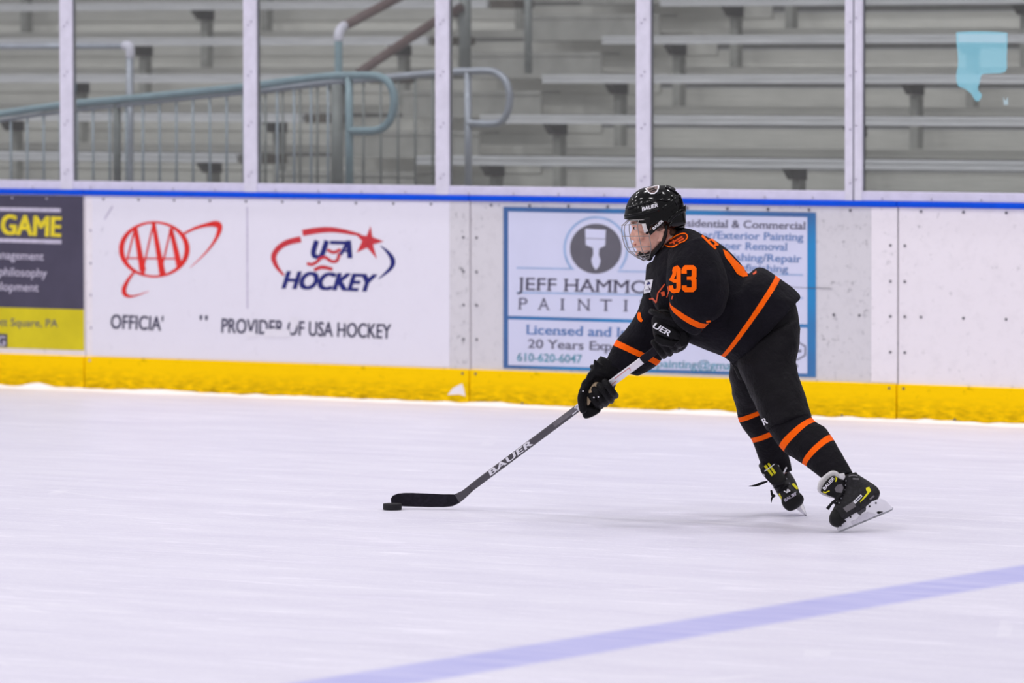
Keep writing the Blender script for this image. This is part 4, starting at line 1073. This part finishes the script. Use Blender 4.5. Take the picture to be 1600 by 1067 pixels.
hel = mobj('helmet', shell, M['shell'], sk, smooth=True, label='glossy black helmet with wire face cage'); fixn(hel)
sd = hel.modifiers.new('thick', 'SOLIDIFY'); sd.thickness = .006; sd.offset = -1
HB = bvh_of(shell)
def ridge(name, pts, wd, th=.005, m='shell', sub=4):
    vf = drape(stroke(pts, wd, sub), HB, .001, 3.0); o = mobj(name, vf, M[m], hel, smooth=True); fixn(o)
    s_ = o.modifiers.new('thick', 'SOLIDIFY'); s_.thickness = th*2; s_.offset = 0; bevel(o, .002, 2); return o
ridge('ridge', [(977, 338), (990, 336), (1010, 332), (1030, 327)], 4.5)
ridge('ridge', [(979, 327), (992, 322), (1010, 317), (1030, 312), (1045, 314)], 3.2)
ridge('ridge', [(1036, 326), (1047, 318), (1056, 309), (1062, 306)], 5)
ridge('ridge', [(1044, 348), (1052, 338), (1062, 330), (1070, 329)], 5)
ridge('ridge', [(1040, 292), (1052, 297), (1062, 306), (1067, 318)], 3)
for pts, wd in (([(1026, 303.5), (1035, 300.5)], 2.6), ([(1041, 311), (1049, 306), (1053, 303)], 3), ([(986, 331), (994, 329)], 1.8), ([(1050, 331), (1058, 325)], 2.5), ([(983, 342), (998, 340)], 1.6)):
    mobj('vent', drape(stroke(pts, wd), HB, .0016, 2.5), M['void'], hel)
crest = g3((484, 180), (520, 165), (560, 158), (600, 146), (640, 140), (640, 170), (622, 212), (590, 238), (550, 240), (520, 225), (498, 200))
mobj('crest', drape(poly2(crest), HB, .0022, 2.0), M['whiteprint'], hel, label='small white edged crest on the crown')
cc_ = (sum(p[0] for p in crest)/len(crest), sum(p[1] for p in crest)/len(crest))
mobj('crest_field', drape(poly2([(cc_[0]+(x-cc_[0])*.80, cc_[1]+(y-cc_[1])*.78) for x, y in crest]), HB, .0029, 2.0), M['brown'], hel)
mobj('crest_emblem', drape(join2(stroke(g3((530, 195), (560, 185), (590, 178)), 1.7), stroke(g3((545, 215), (580, 200), (612, 195)), 1.5)), HB, .0036, 2), M['void'], hel)
mobj('lettering', drape(text2('BAUER', 1004, 329.8, 1028, 323.2, 5.4, .035, 0, .25), HB, .0032, 2.0), M['whiteprint'], hel, label='white maker lettering')
# back adjuster and strap
mobj('back_plate', slab(smoothpoly([(1052, 341), (1066, 330), (1070.5, 340), (1071.5, 350), (1062, 355), (1050, 357), (1045, 352)], 3), -.062, .03, (.002, 0)), M['shell'], hel, smooth=True)
mobj('back_tab', slab([(1067, 324), (1072, 319), (1071.5, 331), (1068, 333)], -.02, .02), M['shell'], hel, smooth=True)
mobj('side_arm', slab([(1006, 341), (1020, 337), (1030, 340), (1021, 346), (1016, 356), (1013, 366), (1009, 366), (1009, 350)], -.094, .012, (.0006, 0)), M['matteblack'], hel, smooth=True)
mobj('ear_guard', slab(smoothpoly([(1021, 349), (1029, 341), (1036, 346), (1038, 356), (1030, 361), (1020, 358)], 3), -.088, .006), film('smoky ear guard', srgb(70, 62, 62), .45), hel, smooth=True)
ST = slab([(1013, 362), (1034, 343.5), (1038, 348), (1016, 368)], -.100, .006); mobj('strap', ST, M['matteblack'], hel, smooth=True)
mobj('strap_lettering', drape(text2('BAUER', 1021.5, 359.5, 1036.5, 346.5, 3.6, .03, 0, .15), bvh_of(ST), .001, 2), M['whiteprint'], hel)
for s in (-1, 1):
    mobj('chin_strap', tube([P(1041, 352, s*.086), P(1040, 366, s*.082), P(1034, 380, s*.072), P(1024, 392, s*.058), P(1014, 402, s*.036)], [.010, .013, .015, .017, .016], 10, 4, .5), M['matteblack'], hel, smooth=True)
    mobj('cage_clip', slab([(1002.5, 350), (1009, 348.5), (1013.5, 362), (1007, 364.5)], s*.098, .010), M['felt'], hel, smooth=True, label='white cage clip')
cv = remesh([blob(P(1004, 397.5, 0), .024, .040, .013), blob(P(1014, 398, 0), .018, .052, .026), blob(P(1000, 391, 0), .010, .03, .008)], .004, 3)
mobj('chin_cup', (cv[0], cv[1]), M['matteblack'], hel, smooth=True)
# wire cage
prof = [(980, 344.5, 1009, 343, .096), (971.5, 352, 1011, 349, .100), (970.5, 361, 1013, 359, .101), (972, 372, 1015, 372, .100), (975.5, 384, 1017, 383, .096), (981, 393, 1017, 391, .090), (995, 402.5, 1015.5, 398, .074), (1006, 407.5, 1014.5, 403, .054)]
def cage_pt(v, a):                            # v 0..7 down the cage, a azimuth
    i = min(int(v), 6); f_ = v-i; r = [x+(y-x)*f_ for x, y in zip(prof[i], prof[i+1])]
    k_ = math.cos(a); s_ = math.sin(a)
    k_ = math.copysign(abs(k_)**.85, k_); s_ = math.copysign(abs(s_)**.85, s_)
    return P(r[2]+(r[0]-r[2])*k_, r[3]+(r[1]-r[3])*k_, r[4]*s_)
R_W = .0017
for v in (0, 1.0, 2.75, 4.3, 5.1, 5.9, 6.5, 7.0):
    wr = R_W*(1.35 if v in (0, 7.0) else 1)
    mobj('cage_wire', tube([cage_pt(v, -math.pi/2+math.pi*k/24) for k in range(25)], wr, 8), M['wire'], hel, smooth=True)
for a in (-1.5708, -1.25, -.85, -.52, -.2, .2, .52, .85, 1.25, 1.5708):
    vs = [i*.5 for i in range(0, 15)] if abs(a) < 1.5 else [i*.5 for i in range(5, 15)]
    mobj('cage_wire', tube([cage_pt(v, a) for v in vs], R_W, 8), M['wire'], hel, smooth=True)

# ================================================================== STICK AND PUCK
e = empty('hockey_stick', onZ(712, 791, 0), 'long hockey stick held low with black taped blade on the ice and white lettering', 'hockey stick')
sh_u = (P(ST_H[0], ST_H[1], sdep(712))-P(ST_T[0], ST_T[1], sdep(1058))).normalized()
sh_n = (FH-sh_u*FH.dot(sh_u)).normalized(); sh_w = sh_u.cross(sh_n)
def shp(px, py, a, b): return P(px, py, sdep(px)) + sh_w*a + sh_n*b
def shaft(pts, hw=.0142, ht=.0098):
    V, F = [], []; pr = [(1, .6), (.8, 1), (-.8, 1), (-1, .6), (-1, -.6), (-.8, -1), (.8, -1), (1, -.6)]
    for x, y, k in pts:
        for a, b in pr: V.append(shp(x, y, a*hw*k, b*ht*k))
    for j in range(len(pts)-1):
        for i in range(8): F.append((j*8+i, j*8+(i+1) % 8, (j+1)*8+(i+1) % 8, (j+1)*8+i))
    F.append(tuple(range(8))[::-1]); F.append(tuple(range((len(pts)-1)*8, len(pts)*8))); return V, F
def sline(px): return px, ST_T[1]+(ST_T[0]-px)*(ST_H[1]-ST_T[1])/(ST_T[0]-ST_H[0])
def sseg(a, b, k=1.0, c=None): return [(*sline(a), k), (*sline(b), k if c is None else c)]
fixn(mobj('grip_tape', shaft(sseg(1078, 1004.5, 1.12)), M['tape'], e, label='black grip tape'))
upper = shaft(sseg(1004, 903, 1.0)); fixn(mobj('shaft', upper, M['shaftwhite'], e, label='white upper shaft'))
lower = shaft([(*sline(902.5), 1.0), (*sline(800), 1.0), (*sline(768), 1.0), (750, 751.7, 1.0), (738, 760.8, .97)]); fixn(mobj('shaft', lower, M['shaftgrey'], e, label='dark grey lower shaft'))
SB = bvh_of(join(upper, lower))
def sdeco(name, vf, m, lift=.0012, **k): return mobj(name, drape(vf, SB, lift, 4, -1.2), M[m], e, **k)
def along(px, off): x, y = sline(px); return x+.5978*off, y+.8016*off     # off: px across the shaft, + to lower right
b0_ = along(765, 3.2); b1_ = along(830.5, 3.2)
sdeco('lettering', text2('BAUER', b0_[0], b0_[1], b1_[0], b1_[1], 7.6, .03, 0, .25, 1.05), 'whiteprint', label='white slanted maker lettering')
sdeco('shaft_band', stroke([along(866, -1), along(903, -1)], 6.5), 'grey'); sdeco('shaft_mark', join2(stroke([along(893, 3), along(903, 2), along(900, -4)], 1.6), stroke([along(903, -3), along(903.5, 4)], 1.8)), 'whiteprint', .002)
sdeco('shaft_pinstripe', join2(stroke([along(985, -2.5), along(962, -2.5)], .8), stroke([along(985, -2.5), along(984, 2)], .8), stroke([along(962, 2), along(945, 2)], .8)), 'orangedark')
# blade: a gently curved thin plate standing on the ice
btop = [(734.5, 757.2), (722, 766.8), (710, 772.2), (690, 772), (665, 770.8), (645, 770), (632, 770), (622, 771), (614, 774), (610.5, 779), (611, 785), (615, 789)]
bbot = [(740.6, 765.4), (730, 775.5), (718, 785.8), (707, 791), (695, 792.3), (670, 792.3), (650, 791.8), (635, 791.3), (628, 791), (622, 790.8), (618, 790.3), (615.5, 789.5)]
NB = len(btop)
def bdep(px): 
    u = (735-px)/125; return sdep(735)+ .02*u + .035*u*u*(1 if u > 0 else 0)
V = []
for (ax, ay), (bx, by) in zip(btop, bbot):
    for s_ in (-.0042, .0042): V += [P(ax, ay, bdep(ax)+s_), P(bx, by, bdep(bx)+s_)]
F = []
for i in range(NB-1):
    a = 4*i; b = 4*i+4
    F += [(a, b, b+1, a+1), (a+2, a+3, b+3, b+2), (a, a+2, b+2, b), (a+1, b+1, b+3, a+3)]
F += [(0, 1, 3, 2), (4*NB-4, 4*NB-2, 4*NB-1, 4*NB-3)]
lo_ = min(v.z for v in V)
V = [v-UZ*max(0, lo_-.001)*0 for v in V]
bo = fixn(mobj('blade', (V[8:], [tuple(i-8 for i in f) for f in F[8:-2]]+[(0, 1, 3, 2), F[-1] and tuple(i-8 for i in F[-1])]), M['blade'], e, smooth=False, label='black taped blade'))
fixn(mobj('heel', (V[:12], F[:8]+[(0, 1, 3, 2), (8, 10, 11, 9)]), M['shaftgrey'], e))
bevel(bo, .003)
pc = onZ(613.2, 796.6, 0)
pr = [(.0365, 0), (.0381, .0025), (.0381, .0229), (.0365, .0254)]
V, F = [], []; n = 48
for r_, z_ in pr:
    for k in range(n): a = 2*math.pi*k/n; V.append(pc+Vector((r_*math.cos(a), r_*math.sin(a), z_+.0005)))
for j in range(3):
    for k in range(n): F.append((j*n+k, j*n+(k+1) % n, (j+1)*n+(k+1) % n, (j+1)*n+k))
F += [tuple(range(n))[::-1], tuple(range(3*n, 4*n))]
o = mobj('hockey_puck', (V, F), M['puck']); tag(o, 'black rubber puck on the ice at the tip of the stick blade', 'puck')
